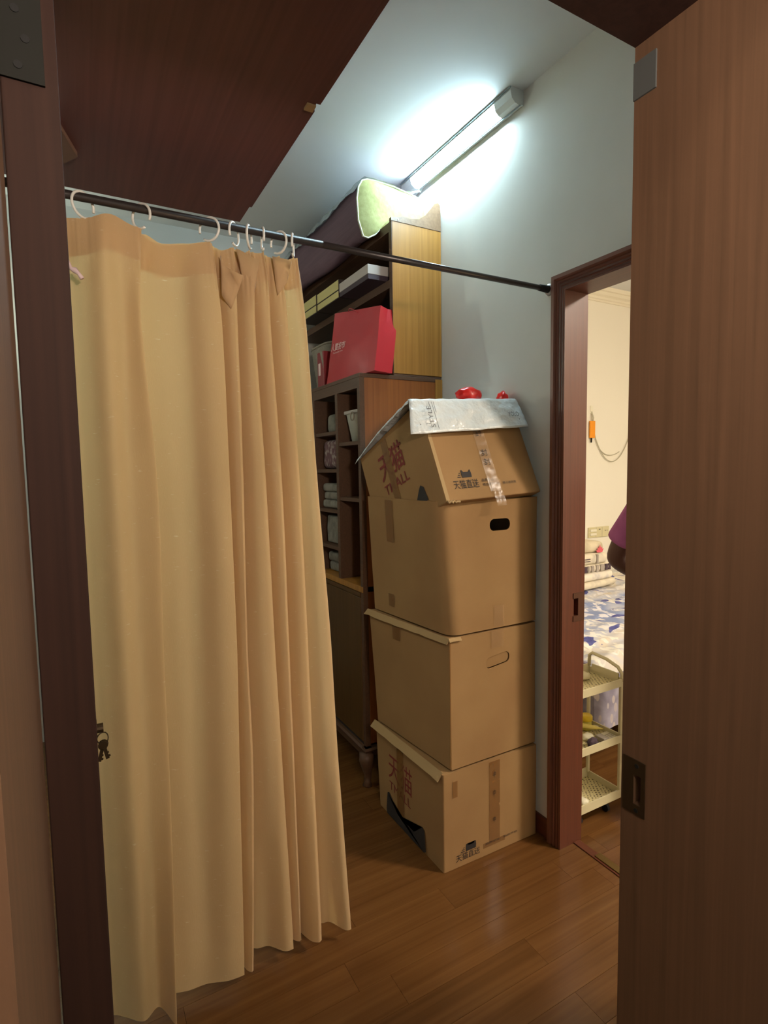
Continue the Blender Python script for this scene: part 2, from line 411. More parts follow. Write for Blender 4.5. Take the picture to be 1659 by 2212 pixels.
# bedroom door frame: reeded casing, jambs, strike plate
fr = sempty('trim_1', (WX, 1.36, 0))
CP = [(.0015, 0), (.0015, .011), (.006, .014), (.011, .008), (.016, .016), (.023, .009), (.029, .018), (.038, .011), (.044, .020), (.056, .020), (.056, 0)]  # across, out
def casing(name, side):
    bm = nb(); rings = []
    for end in (0, 1):
        ring = []
        for a, d in CP:
            x = WX-d
            if side == 'L': y = 1.36+a; z = 0 if end == 0 else ZH+a
            elif side == 'R': y = .56-a; z = 0 if end == 0 else ZH+a
            else: z = ZH+a; y = (1.36+a) if end else (.56-a)
            ring.append(bm.verts.new((x, y, z)))
        rings.append(ring)
    n = len(CP); bm.faces.new(rings[0]); bm.faces.new(rings[1][::-1])
    for i in range(n): bm.faces.new((rings[0][i], rings[0][(i+1) % n], rings[1][(i+1) % n], rings[1][i]))
    return obj(name, bm, 'casing_face_h' if side == 'T' else 'casing_face', fr)
casing('casing_side', 'L'); casing('casing_side', 'R'); casing('casing_head', 'T')
bm = bx(WX-.0125, WX+.10, 1.36, 1.389, 0, ZH+.03)
oj = obj('jamb_side', bm, 'casing_wood', fr)
carve(oj, bx(WX+.046, WX+.066, 1.35, 1.378, .862, .925))
obj('jamb_side', bx(WX-.0125, WX+.10, .531, .56, 0, ZH+.03), 'casing_wood', fr)
obj('jamb_head', bx(WX-.0125, WX+.10, .56, 1.36, ZH, ZH+.03), 'casing_wood_h', fr)
bm = nb(); box(bm, WX+.042, WX+.098, 1.3575, 1.3598, .925, .945); box(bm, WX+.042, WX+.098, 1.3575, 1.3598, .842, .862); box(bm, WX+.066, WX+.098, 1.3575, 1.3598, .862, .925)
pl = obj('strike_plate', bm, 'strike_brown', oj, label='dull metal strike plate with dark slot')
# base board right wall
struct('baseboard_right', bx(WX-.012, WX, 1.418, 2.03, 0, .075, bev=.002), 'casing_wood_h')
# doorway the camera looks through
t2 = sempty('trim_2', (XR, YD, 0))
jr = obj('jamb_right', bx(XR, XR+.03, YN-.02, YD, 0, ZH+.03), 'jamb_wood', t2)
carve(jr, bx(XR-.01, XR+.02, .512, .525, .878, .925))
jl = obj('jamb_left', bx(XL-.03, XL, YN-.01, YD-.0005, 0, ZH+.03), 'jamb_wood', t2)
obj('jamb_head', bx(XL, XR, YN-.02, YD, ZH, ZH+.03), 'door_wood', t2)
obj('casing_left', bx(XL-.09, XL-.03, YN-.025, YN-.002, 0, ZH+.09, bev=.004), 'jamb_wood', t2)
obj('casing_right', bx(XR+.03, XR+.10, YN-.03, YN-.002, 0, ZH+.09, bev=.004), 'jamb_wood', t2)
bm = nb(); X0 = XR-.0018
for a in ((.505, .543, .925, .949), (.505, .543, .862, .878), (.505, .512, .878, .925), (.525, .543, .878, .925)): box(bm, X0, XR-.0002, *a)
sp = obj('strike_plate', bm, 'door_wood', jr, label='dark recessed strike plate with two screws')
sp.data.materials[0] = M('key_metal')
for z in (.940, .869):
    bm = nb(); prism(bm, [(.519+.0035*math.cos(k), z+.0035*math.sin(k)) for k in [i*PI/4 for i in range(8)]], 'X', X0-.0008, X0); obj('screw', bm, 'steel_dull', jr)
obj('cover_plate', bx(XR-.003, XR-.0002, .512, .5468, 1.917, 1.967), 'plate_grey', t2, label='small grey plate near top of right jamb')

# open door leaf on the left, hinge edge towards the camera
d = sempty('door_1', (-.017, YD, 0))
leaf = obj('door_leaf', bx(-.037, .0035, YD+.0, 1.25, .012, 1.975, bev=.0012), 'door_wood', d)
def hinge(z0, z1):
    h = obj('hinge', bx(-.0365, -.006, YD-.0025, YD-.0003, z0, z1), 'steel_dull', d, label='dull metal hinge leaf with screws')
    for k, (x, z) in enumerate([(-.024, z0+.011), (-.018, z0+.032), (-.024, z0+.053), (-.018, z0+.075)]):
        bm = nb(); prism(bm, [(x+.0032*math.cos(i*PI/5), z+.0032*math.sin(i*PI/5)) for i in range(10)], 'Y', YD-.0032, YD-.0026); obj('screw', bm, 'hole_dark', h)
hinge(1.714, 1.814); hinge(.25, .35)
bm = nb(); tube(bm, [(.0035, 1.18, .903), (.008, 1.18, .903)], .018, 16); tube(bm, [(.008, 1.18, .903), (.019, 1.18, .903)], .009, 12)
obj('lock_cylinder', bm, 'key_metal', d)
# keys
kt = thing('key_bunch', 'small bunch of dark keys hanging from the door lock', 'keys', (.018, 1.18, .89))
KX, KY, KZ = .014, 1.18, .899
bm = nb(); tube(bm, [(.0165+.010*math.cos(a), KY+.002*math.sin(a*2), KZ-.018+.012*math.sin(a)) for a in [i*2*PI/20 for i in range(20)]], .0012, 6, True); obj('ring', bm, 'key_metal', kt, True)
for s, xx in ((.25, 0), (-.2, .001)):
    bm = nb()
    prism(bm, [(.009*math.cos(i*PI/6), .009*math.sin(i*PI/6)) for i in range(12)], 'Y', -.001, .001)
    box(bm, -.0032, .0032, -.001, .001, -.032, -.007); box(bm, .003, .006, -.001, .001, -.029, -.025); box(bm, .003, .005, -.001, .001, -.021, -.018)
    bmesh.ops.transform(bm, matrix=Matrix.Translation((.0165+xx, KY-.003+xx*6, KZ-.031))@Matrix.Rotation(s, 4, 'Y'), verts=bm.verts)
    obj('key', bm, 'key_metal', kt)

# ------------------------------------------------------------------ overhead cupboard (its underside is what shows)
oc = thing('overhead_cupboard', 'dark red-brown overhead cupboard above the curtain, seen from below', 'cupboard', (-.3, 1.1, 2.15))
obj('carcass', bx(-1.19, .470, YD+.002, 1.715, 2.15, 2.748), 'slab_wood', oc)
obj('cupboard_door', bx(.470, .480, YD+.004, 1.106, 2.151, 2.74, bev=.001), 'slab_wood', oc)
obj('cupboard_door', bx(.470, .4775, 1.131, 1.61, 2.151, 2.74, bev=.001), 'slab_wood', oc)
obj('hinge_block', bx(.452, .471, 1.108, 1.129, 2.146, 2.16), 'card_edge', oc)
bm = nb(); prism(bm, [(.003, 1.40), (.040, 1.522), (.003, 1.58)], 'Z', 2.138, 2.1498); obj('corner_triangle', bm, 'pale_brown', oc, label='small lighter triangular shape under the cupboard')  # thin pale triangle set under the cupboard

# ------------------------------------------------------------------ curtain rod, rings, curtain
RY, RZ = 1.44, 2.014
rod = thing('curtain_rod', 'thin dark metal tension rod spanning the passage', 'curtain rod', (.3, RY, RZ))
bm = nb(); tube(bm, [(-1.198, RY, RZ), (.62, RY, RZ)], .0096, 14); obj('rod_tube', bm, 'rod_metal', rod, True)
bm = nb(); tube(bm, [(.60, RY, RZ), (1.462, RY, RZ)], .0092, 14); obj('inner_tube', bm, 'rod_metal', rod, True)
bm = nb(); tube(bm, [(1.43, RY, RZ), (1.472, RY, RZ)], [.011, .013], 14); obj('end_cap', bm, 'dark_fab', rod, True)
bm = nb(); tube(bm, [(1.470, RY, RZ), (1.4795, RY, RZ)], [.017, .021], 18); obj('wall_flange', bm, 'flange', rod, True)
ring_x = [.043, .163, .318, .379, .418, .453, .496, .535]
ring_a = [38, 128, 134, 52, 62, 80, 118, 66]     # heading of each ring's plane, degrees from +X
pos_words = ['leftmost white curtain ring, next to the open door', 'second white curtain ring from the left on the rod', 'third white ring from the left, shown as a full circle', 'fourth ring from the left, first of the bunched rings', 'fifth white ring from the left in the bunch', 'sixth ring from the left, seen edge on', 'seventh ring from the left, turned like a circle', 'rightmost white curtain ring at the curtain edge']
for i, (x, a) in enumerate(zip(ring_x, ring_a)):
    a = math.radians(a); dx, dy = math.cos(a), math.sin(a); r = .0275
    g0 = -0.6 if i % 2 == 0 else -2.3
    bm = nb(); n = 30
    pts = [(x+dx*r*math.cos(g0+.35+k*(2*PI-.7)/n), RY+dy*r*math.cos(g0+.35+k*(2*PI-.7)/n), RZ-.0165+r*math.sin(g0+.35+k*(2*PI-.7)/n)) for k in range(n+1)]
    tube(bm, pts, .0031, 8)
    tag(obj('curtain_ring', bm, 'ring_plastic', None, True), pos_words[i], 'curtain ring', 'white rings along the curtain rod')

KEY = [  # z, ridge X's, ridge Y's, valley depth, left side points
 (1.965, [.160, .322, .376, .417, .455, .498, .547], [1.432]*7, .022),
 (1.885, [.154, .326, .373, .415, .455, .500, .552], [1.415, 1.418, 1.41, 1.40, 1.405, 1.412, 1.42], .050),
 (1.760, [.147, .331, .371, .415, .456, .503, .556], [1.40]*7, .065),
 (1.370, [.164, .335, .371, .429, .473, .522, .575], [1.40]*7, .070),
 (.940, [.160, .337, .366, .439, .479, .532, .602], [1.40]*7, .070),
 (.600, [.159, .331, .368, .448, .482, .538, .614], [1.397]*7, .075),
 (.040, [.144, .324, .350, .468, .498, .549, .641], [1.354, 1.400, 1.400, 1.411, 1.426, 1.396, 1.389], .085)]
def key_pts(k):
    z, X, Y, dv = KEY[k]; top = k == 0
    amp = .012 if top else .035
    P = [(-.085, 1.46), (-.04, 1.455), (0.005, 1.445+amp*.3), (.035, 1.44-amp*.2), (.075, 1.435-amp), (.112, 1.437-amp*.5)]
    px, py = P[-1]
    for i in range(7):
        rx, ry = X[i], Y[i]
        if i:
            if rx-px < .09: P.append((px+(rx-px)*.20, py+(ry-py)*.50)); P.append((px+(rx-px)*.48, py+(ry-py)*.88)); P.append((px+(rx-px)*.78, py+(ry-py)*1.02))
            else: P.append((px+(rx-px)*.26, py+(ry-py)*.30)); P.append((px+(rx-px)*.52, py+(ry-py)*.42)); P.append((px+(rx-px)*.78, py+(ry-py)*.92))
        P.append((rx-.004, ry-.001)); P.append((rx, ry+.006))
        if i < 6:
            P.append((rx-.006, ry+dv*.55)); P.append((rx-.004, ry+dv)); px, py = rx-.004, ry+dv
    return P
KP = [key_pts(k) for k in range(len(KEY))]; KZ_ = [k[0] for k in KEY]
def sect(z):
    z = min(max(z, KZ_[-1]), KZ_[0])
    for k in range(len(KZ_)-1):
        if KZ_[k] >= z >= KZ_[k+1]:
            t = (KZ_[k]-z)/(KZ_[k]-KZ_[k+1])
            # catmull in z
            k0, k3 = max(k-1, 0), min(k+2, len(KZ_)-1)
            res = []
            for a, b, c, dd in zip(KP[k0], KP[k], KP[k+1], KP[k3]):
                o = []
                for q in (0, 1):
                    m1 = (c[q]-a[q])/(KZ_[k0]-KZ_[k+1])*(KZ_[k]-KZ_[k+1]); m2 = (dd[q]-b[q])/(KZ_[k]-KZ_[k3])*(KZ_[k]-KZ_[k+1])
                    t2, t3 = t*t, t*t*t
                    o.append((2*t3-3*t2+1)*b[q]+(t3-2*t2+t)*m1+(-2*t3+3*t2)*c[q]+(t3-t2)*m2)
                res.append(tuple(o))
            return res
def catmull(P, n):
    out = []
    for i in range(len(P)-1):
        a, b, c, dd = P[max(i-1, 0)], P[i], P[i+1], P[min(i+2, len(P)-1)]
        for j in range(n):
            t = j/n; t2, t3 = t*t, t*t*t
            out.append(tuple(.5*((2*b[q])+(-a[q]+c[q])*t+(2*a[q]-5*b[q]+4*c[q]-dd[q])*t2+(-a[q]+3*b[q]-3*c[q]+dd[q])*t3) for q in (0, 1)))
    out.append(P[-1]); return out
SAG = [(-.09, 1.962), (.043, 1.967), (.10, 1.984), (.150, 1.968), (.170, 1.962), (.205, 1.946), (.26, 1.953), (.318, 1.963), (.345, 1.950), (.379, 1.962), (.40, 1.952), (.418, 1.962), (.437, 1.958), (.453, 1.962), (.475, 1.953), (.496, 1.960), (.515, 1.955), (.535, 1.962), (.57, 1.964)]
def ztop(x):
    for (a, za), (b, zb) in zip(SAG, SAG[1:]):
        if x <= b: t = max(0, (x-a)/(b-a)); t = t*t*(3-2*t); return za+(zb-za)*t
    return SAG[-1][1]
def curtain_grid(z_lo_off, rows, yoff, hem=True):
    bm = nb(); uvl = bm.loops.layers.uv.new('UVMap'); rowsv = []; NS = 7
    for j in range(rows+1):
        s = j/rows; line = []
        base = None; u = 0; prev = None
        zn = 1.965+(z_lo_off-1.965)*s
        xy = catmull(sect(zn), NS)
        for i, (x, y) in enumerate(xy):
            zt = ztop(x); f = max(0, 1-(1.965-zn)/.30)
            z = zn+(zt-1.965)*f
            # small gathered pleats beneath each ring
            pl = 0
            for rx in ring_x:
                q = (x-rx)/.016
                pl += math.exp(-q*q)*math.sin((x-rx)*620)*.0028
            hd = max(0, min(1, (zn-1.83)/.05)); y2 = y+pl*hd+.0025*noise.noise(Vector((x*18, zn*5, 3)))+yoff
            if hem and s > .98: y2 += .002
            if prev: u += math.hypot(x-prev[0], y-prev[1])
            prev = (x, y); line.append((bm.verts.new((x, y2, z)), u, z))
        rowsv.append(line)
    for j in range(rows):
        for i in range(len(rowsv[0])-1):
            q = [rowsv[j][i], rowsv[j][i+1], rowsv[j+1][i+1], rowsv[j+1][i]]
            f = bm.faces.new([a[0] for a in q]); f.smooth = True
            for lp, a in zip(f.loops, q): lp[uvl].uv = (a[1], a[2])
    me = bpy.data.meshes.new('cloth'); bm.to_mesh(me); bm.free(); return me
cu = thing('curtain', 'long yellow-beige fabric curtain gathered on the left of the rod', 'curtain', (.27, RY, .04))
obj('curtain_cloth', curtain_grid(.04, 90, 0), 'curtain_fabric', cu, True)
obj('heading_band', curtain_grid(1.885, 8, .004, False), 'curtain_fabric', cu, True)
# pinned-over corners of the heading between the bunched rings
def flap(pts):
    bm = nb(); vs = [bm.verts.new(p) for p in pts]; f = bm.faces.new(vs); bmesh.ops.triangulate(bm, faces=[f])
    bmesh.ops.subdivide_edges(bm, edges=bm.edges[:], cuts=2, use_grid_fill=True)
    for v in bm.verts: v.co.y += .004*noise.noise(v.co*30)
    me = bpy.data.meshes.new('f'); bm.to_mesh(me); bm.free()
    o = obj('heading_fold', me, 'curtain_fabric', cu, True); md = o.modifiers.new('s', 'SOLIDIFY'); md.thickness = .0018
flap([(.378, 1.418, 1.955), (.384, 1.412, 1.950), (.425, 1.388, 1.922), (.418, 1.402, 1.862), (.396, 1.410, 1.800), (.390, 1.408, 1.88)])
flap([(.470, 1.418, 1.950), (.515, 1.396, 1.940), (.512, 1.395, 1.925), (.502, 1.401, 1.885), (.478, 1.408, 1.850)])
flap([(.338, 1.418, 1.930), (.346, 1.408, 1.905), (.362, 1.388, 1.888), (.384, 1.388, 1.880), (.376, 1.398, 1.850), (.356, 1.404, 1.800), (.336, 1.412, 1.83)])
bm = nb(); tube(bm, [(.004, 1.405, 1.862), (.007, 1.40, 1.850), (.012, 1.398, 1.842), (.019, 1.396, 1.839), (.026, 1.394, 1.832), (.032, 1.392, 1.822)], [.005, .006, .004, .007, .004, .005], 8)
tag(obj('ribbon', bm, 'ribbon_pink', None, True), 'small pale pink twisted ribbon at the left edge of the curtain', 'ribbon')

# ------------------------------------------------------------------ fluorescent lamp in the wall/ceiling corner
lp = thing('batten_lamp', 'lit white fluorescent batten lamp in the ceiling corner', 'lamp', (1.45, 1.95, 2.72))
oct_ = [(1.4795, 2.7495), (1.424, 2.7495), (1.418, 2.735), (1.424, 2.712), (1.440, 2.699), (1.462, 2.695), (1.4795, 2.699)]
bm = nb(); prism(bm, oct_, 'Y', 1.575, 1.665); obj('end_cap', bm, 'lamp_body', lp)
bm = nb(); prism(bm, oct_, 'Y', 2.25, 2.33); obj('end_cap', bm, 'lamp_body', lp)
bm = nb(); prism(bm, [(1.4195, 2.736), (1.425, 2.7135), (1.4405, 2.701), (1.456, 2.698), (1.456, 2.736)], 'Y', 1.665, 2.25); obj('diffuser', bm, 'lamp_glow', lp, label='glowing tube cover')
bm = nb(); prism(bm, [(1.4795, 2.7495), (1.424, 2.7495), (1.4185, 2.7365), (1.4565, 2.7365), (1.4565, 2.697), (1.462, 2.6965), (1.4795, 2.700)], 'Y', 1.665, 2.25); obj('housing', bm, 'lamp_body', lp)
for (x, z) in ((1.4165, 2.744), (1.461, 2.6935)):
    bm = nb(); tube(bm, [(x, 1.572, z), (x, 2.335, z)], .0022, 6); obj('edge_trim', bm, 'lamp_edge', lp)

# ceiling lamps of the two other rooms (outside the frame)
def room_lamp(name, x, y, r, glow, label, z=ZC):
    t = thing(name, label, 'lamp', (x, y, z-.05))
    bm = nb(); lathe(bm, [(r+.01, z-.002), (r+.01, z-.03), (r-.005, z-.03)], x, y, 28); obj('base', bm, 'lamp_body', t, True)
    bm = nb(); lathe(bm, [(r, z-.031), (r*.97, z-.05), (r*.8, z-.07), (r*.4, z-.082), (.005, z-.085)], x, y, 28); obj('shade', bm, glow, t, True)
room_lamp('ceiling_lamp', 2.85, -.35, .20, 'warm_glow', 'round warm ceiling lamp of the bedroom')
room_lamp('ceiling_lamp', -.10, -.45, .13, 'near_glow', 'round warm ceiling lamp of the near room')
pd = thing('fill_light', 'added unseen half-globe fill light in the near room', 'lamp', (.30, -.45, 1.72))  # added fill light, out of view, to brighten the curtain front
bm = nb(); bmesh.ops.create_uvsphere(bm, u_segments=20, v_segments=12, radius=.09); bmesh.ops.delete(bm, geom=[v for v in bm.verts if v.co.z < -.001], context='VERTS'); bmesh.ops.translate(bm, verts=bm.verts, vec=(.30, -.45, 1.72)); obj('globe', bm, 'fill_glow', pd, True)
bm = nb(); lathe(bm, [(.02, 1.63), (.06, 1.65), (.085, 1.685), (.092, 1.719)], .30, -.45, 20); obj('light_baffle', bm, 'hole_dark', pd, True)  # opaque lower half added to dim the bottom of the curtain
bm = nb(); tube(bm, [(.30, -.45, 1.82), (.30, -.45, ZC)], .003, 6); obj('cord', bm, 'lamp_body', pd)
bm = nb(); lathe(bm, [(.03, 1.805), (.03, 1.84), (.01, 1.85)], .30, -.45, 12); obj('holder', bm, 'lamp_body', pd)

sl = thing('side_fill_light', 'added unseen round fill light behind the curtain', 'lamp', (-.5, 3.28, 2.1))  # added fill light, out of view, to brighten the cartons' left faces
bm = nb(); tube(bm, [(-.5, 3.299, 2.1), (-.5, 3.27, 2.1)], .075, 20); obj('base', bm, 'lamp_body', sl)
bm = nb(); tube(bm, [(-.5, 3.269, 2.1), (-.5, 3.24, 2.1), (-.5, 3.22, 2.1)], [.07, .065, .03], 20); obj('shade', bm, 'side_glow', sl, True)

# ------------------------------------------------------------------ wooden bookcase: wide lower cabinet and shallower upper unit
CY = 2.094; CE = 3.25
lc = thing('display_cabinet', 'tall brown wooden cabinet with cubby shelves behind the carton stack', 'cabinet', (1.27, 2.6, 0))
XLc = 1.056
obj('side_panel', bx(XLc, WX-.012, CY, CY+.02, .17, 1.785, bev=.0015), 'cab_low', lc, label='reddish brown glossy end panel')
obj('back_strip', bx(WX-.04, WX-.002, CY-.003, CY+.0, .17, 1.797), 'cab_side', lc)
obj('back_panel', bx(WX-.012, WX-.004, CY+.02, CE, .17, 1.78), 'cab_dark', lc)
obj('top_board', bx(XLc-.002, WX-.004, CY-.002, CE, 1.785, 1.802, bev=.002), 'cab_front', lc)
obj('top_rail', bx(XLc, XLc+.02, CY+.02, CE, 1.742, 1.785), 'cab_front', lc)
obj('front_stile', bx(XLc-.001, XLc+.022, CY-.001, CY+.022, .17, 1.785), 'cab_front', lc)
for y in (2.322, 2.60, 2.92): obj('divider', bx(XLc, WX-.012, y, y+.026, .86, 1.742), 'cab_front', lc)
for z in (1.517, 1.268): obj('shelf', bx(XLc+.004, WX-.012, CY+.02, 2.322, z-.013, z+.003), 'cab_front', lc)
for z in (1.575, 1.398, 1.205, 1.03): obj('shelf', bx(XLc+.004, WX-.012, 2.348, 2.60, z-.014, z+.002), 'cab_front', lc)
for z in (1.55, 1.30): obj('shelf', bx(XLc+.004, WX-.012, 2.626, 2.92, z-.014, z+.002), 'cab_front', lc)
obj('counter', bx(XLc-.003, WX-.012, CY+.0, CE, .862, .888, bev=.002), 'cab_side', lc)
obj('drawer_front', bx(XLc-.006, XLc+.012, CY+.022, CE, .842, .860), 'cab_door', lc)
obj('cabinet_door', bx(XLc-.004, XLc+.014, CY+.022, 2.60, .185, .838, bev=.004), 'cab_door', lc)
obj('cabinet_door', bx(XLc-.004, XLc+.014, 2.604, CE, .185, .838, bev=.004), 'cab_door', lc)
obj('end_panel', bx(WX-.03, WX-.012, CY+.02, CE, .17, .86), 'cab_dark', lc)
obj('bottom_board', bx(XLc, WX-.012, CY, CE, .165, .18), 'cab_dark', lc)
prof = [(XLc-.012, .172), (XLc-.020, .165), (XLc-.016, .156), (XLc-.010, .150), (XLc-.004, .118), (XLc+.02, .118), (XLc+.02, .172)]
bm = nb(); prism(bm, prof, 'Y', CY-.02, CE); obj('base_moulding', bm, 'cab_front', lc)
bm = nb(); prism(bm, [(CY-.022, .172), (CY-.030, .165), (CY-.024, .156), (CY-.018, .150), (CY-.010, .128), (CY+.01, .128), (CY+.01, .172)], 'X', XLc-.018, WX-.014); obj('base_moulding', bm, 'cab_front', lc)
bm = nb()
tube(bm, [(XLc-.004, CY-.012, .150), (XLc-.012, CY-.020, .120), (XLc-.006, CY-.014, .08), (XLc+.002, CY-.006, .045), (XLc-.002, CY-.010, .02), (XLc-.006, CY-.014, .0)], [.034, .032, .022, .016, .016, .021], 12)
obj('leg', bm, 'cab_front', lc, True)
bm = nb(); tube(bm, [(WX-.05, CY-.0, .14), (WX-.05, CY, .0)], [.02, .018], 10); obj('leg', bm, 'cab_front', lc, True)
bm = nb(); tube(bm, [(XLc+.02, CE-.03, .14), (XLc+.02, CE-.03, .0)], [.02, .018], 10); obj('leg', bm, 'cab_front', lc, True)

uc = thing('wall_shelf_unit', 'honey brown wooden shelf unit standing on the dark cabinet, curved top board', 'shelf unit', (1.35, 2.6, 1.803))
XU = 1.225
obj('side_panel', bx(XU, WX-.002, CY, CY+.02, 1.808, 2.450, bev=.0015), 'cab_side', uc, label='honey brown end panel')
obj('front_stile', bx(XU-.002, XU+.016, CY+.001, CY+.024, 1.808, 2.450), 'cab_front', uc)
obj('back_panel', bx(WX-.010, WX-.004, CY+.02, CE, 1.808, 2.45), 'cab_dark', uc)
obj('shelf', bx(XU+.002, WX-.010, CY+.02, CE, 2.180, 2.214), 'cab_front', uc)
obj('top_board', bx(XU-.001, WX-.010, CY+.02, CE, 2.412, 2.450), 'cab_front', uc)
obj('bottom_board', bx(XU-.001, WX-.004, CY+.0, CE, 1.803, 1.812), 'cab_front', uc)
g = [(XU-.004, 2.450), (XU-.004, 2.463), (XU+.035, 2.470), (XU+.05, 2.476), (XU+.09, 2.474), (XU+.135, 2.481), (XU+.170, 2.503), (XU+.198, 2.537), (XU+.218, 2.562), (XU+.236, 2.570), (WX-.008, 2.562), (WX-.004, 2.53), (WX-.003, 2.450)]
bm = nb(); prism(bm, g, 'Y', CY-.002, CY+.016); obj('curved_gallery', bm, 'gallery_wood', uc, label='lighter wavy cut end board')
bm = nb(); tube(bm, [(XU+.03, CY-.004, 2.458), (XU+.03, CY-.001, 2.458)], .0035, 8); obj('screw', bm, 'paper_white', uc)

# ------------------------------------------------------------------ bedding bundle on top
bb = thing('bedding_bundle', 'rolled quilt in mauve cover with yellow-green end, on top of the shelf unit', 'bedding', (1.28, 2.7, 2.453))
ctr = [(1.14, 2.407), (1.118, 2.47), (1.113, 2.56), (1.122, 2.610), (1.140, 2.640), (1.165, 2.650), (1.20, 2.652), (1.30, 2.647), (1.40, 2.632), (1.45, 2.617), (1.462, 2.57), (1.462, 2.50), (1.455, 2.455), (1.35, 2.453), (1.232, 2.453), (1.222, 2.448), (1.20, 2.425), (1.165, 2.404)]
def ringb(bm, y, sc=1, dz=0):
    cx, cz = 1.29, 2.53
    return [bm.verts.new((cx+(x-cx)*sc+.004*noise.noise(Vector((x*9, y*7, z*9))), y+.006*noise.noise(Vector((x*12, y, z*12))), cz+(z-cz)*sc+dz+.004*noise.noise(Vector((x*7, y*9, z*5))))) for x, z in ctr]
bm = nb(); ys = [2.20+i*.05 for i in range(21)]; rr = [ringb(bm, y, 1, .012*math.sin(y*9)*(y > 2.3)) for y in ys]
for a, b in zip(rr, rr[1:]):
    for k in range(len(ctr)): bm.faces.new((a[k], a[(k+1) % len(ctr)], b[(k+1) % len(ctr)], b[k]))
bm.faces.new(rr[-1]); obj('cover', bm, 'quilt_bag', bb, True)
bm = nb(); r1 = ringb(bm, 2.200); r2 = ringb(bm, 2.190, .9); r3 = ringb(bm, 2.187, .45); c = bm.verts.new((1.29, 2.186, 2.53))
n = len(ctr)
for a, b in ((r1, r2), (r2, r3)):
    for k in range(n): bm.faces.new((a[k], a[(k+1) % n], b[(k+1) % n], b[k]))
for k in range(n): bm.faces.new((r3[k], r3[(k+1) % n], c))
obj('end_panel', bm, 'quilt_end', bb, True, label='yellow-green quilted end')
bm = nb(); tube(bm, [(x, 2.197, z) for x, z in ctr], .0035, 6, True); obj('piping', bm, 'piping', bb, True)
bm = nb()
def fsheet(u, v):
    y = 2.185+v*1.0; x = 1.100+u*.345
    z = 2.652-.12*max(0, u-.2)*(.45) + .010*noise.noise(Vector((x*22, y*22, 1)))+.012*noise.noise(Vector((x*9, y*9, 5)))
    if u < .12: z -= (.12-u)*.55
    if v < .16: z += .03*max(0, u-.6)*(.16-v)/.06*(1+noise.noise(Vector((u*30, v*50, 1))))
    if u > .85: z += .015*math.sin(v*30)+(u-.85)*.10*(1 if v < .1 else 0)
    return (x, y, z+.005)
grid(bm, fsheet, 30, 60); ps = obj('plastic_sheet', bm, 'clear_sheet', None, True)
tag(ps, 'crumpled clear plastic sheet lying over the bedding bundle', 'plastic sheet')
# ------------------------------------------------------------------ things on the upper shelf
def carton(name, label, cat, x0, x1, y0, y1, z0, z1, m, lidm=None, lid=.0, group=None, edge=True):
    t = thing(name, label, cat, ((x0+x1)/2, (y0+y1)/2, z0), group)
    obj('body', bx(x0+.0015, x1-.0015, y0+.0015, y1-.0015, z0, z1-lid*.0-.002, bev=.001), m, t)
    if lidm: obj('lid', bx(x0, x1, y0, y1, z1-lid, z1, bev=.001), lidm, t)
    return t
SZ = 2.2145
carton('storage_box', 'flat purple box with a pale grey lid, nearest end of upper shelf', 'box', 1.135, 1.445, 2.150, 2.444, SZ, 2.276, 'purple_box', 'grey_lid', .040)
def cream(y0, y1, z0, z1, lab):
    t = thing('gift_box', lab, 'box', (1.25, (y0+y1)/2, z0), 'cream boxes stacked on the upper shelf')
    obj('body', bx(1.136, 1.36, y0+.002, y1-.002, z0+.001, z1-.001), 'box_edge', t)
    obj('front_face', bx(1.134, 1.136, y0+.007, y1-.007, z0+.004, z1-.003), 'cream_box', t)
cream(2.448, 2.722, SZ, 2.251, 'cream box, lower one right beside the purple box')
cream(2.448, 2.722, 2.251, 2.302, 'cream box, upper one right beside the purple box')
cream(2.728, 2.98, SZ, 2.255, 'cream box at the left of the shelf, lower of two')
cream(2.728, 2.98, 2.255, 2.308, 'cream box at the left of the shelf, upper of two')
# red paper carrier bag
rb = thing('gift_bag', 'large glossy red paper bag with white lettering on the shelf ledge', 'bag', (1.13, 2.2, 1.803))
B = dict(bl=(1.078, 2.49, 1.806), br=(1.100, 2.040, 1.806), tl=(1.098, 2.415, 2.128), tr=(1.150, 2.068, 2.082))
dback = Vector((.105, .035, 0))
bm = nb()
def qf(u, v):
    bl, br, tl, tr = [Vector(B[k]) for k in ('bl', 'br', 'tl', 'tr')]
    p = (bl*(1-u)+br*u)*(1-v)+(tl*(1-u)+tr*u)*v
    p.x -= .018*math.sin(PI*min(1, v*1.3))*math.sin(PI*u)*.8+.004*noise.noise(p*14); return p
def qb(u, v): p = qf(u, v)+dback*(1.0); p.x += .02*math.sin(PI*u)*math.sin(PI*v); return p
A_ = grid(bm, qf, 12, 12); Bk = grid(bm, qb, 12, 12)
def crease(e, a, b, fold):
    for j in range(12):
        pass
for j in range(12):
    for e, s in ((0, -1), (12, 1)):
        # side with inward crease
        a0, a1, b0, b1 = A_[j][e], A_[j+1][e], Bk[j][e], Bk[j+1][e]
        cr0 = (a0.co+b0.co)/2+Vector((0, s*.018*(j/12), 0)); cr1 = (a1.co+b1.co)/2+Vector((0, s*.018*((j+1)/12), 0))
        c0 = bm.verts.new(cr0); c1 = bm.verts.new(cr1)
        bm.faces.new((a0, a1, c1, c0)); bm.faces.new((c0, c1, b1, b0))
for i in range(12): bm.faces.new((A_[0][i], A_[0][i+1], Bk[0][i+1], Bk[0][i]))
bmesh.ops.remove_doubles(bm, verts=bm.verts, dist=.0005)
by_angle(obj('bag_body', bm, 'red_paper', rb), 28)
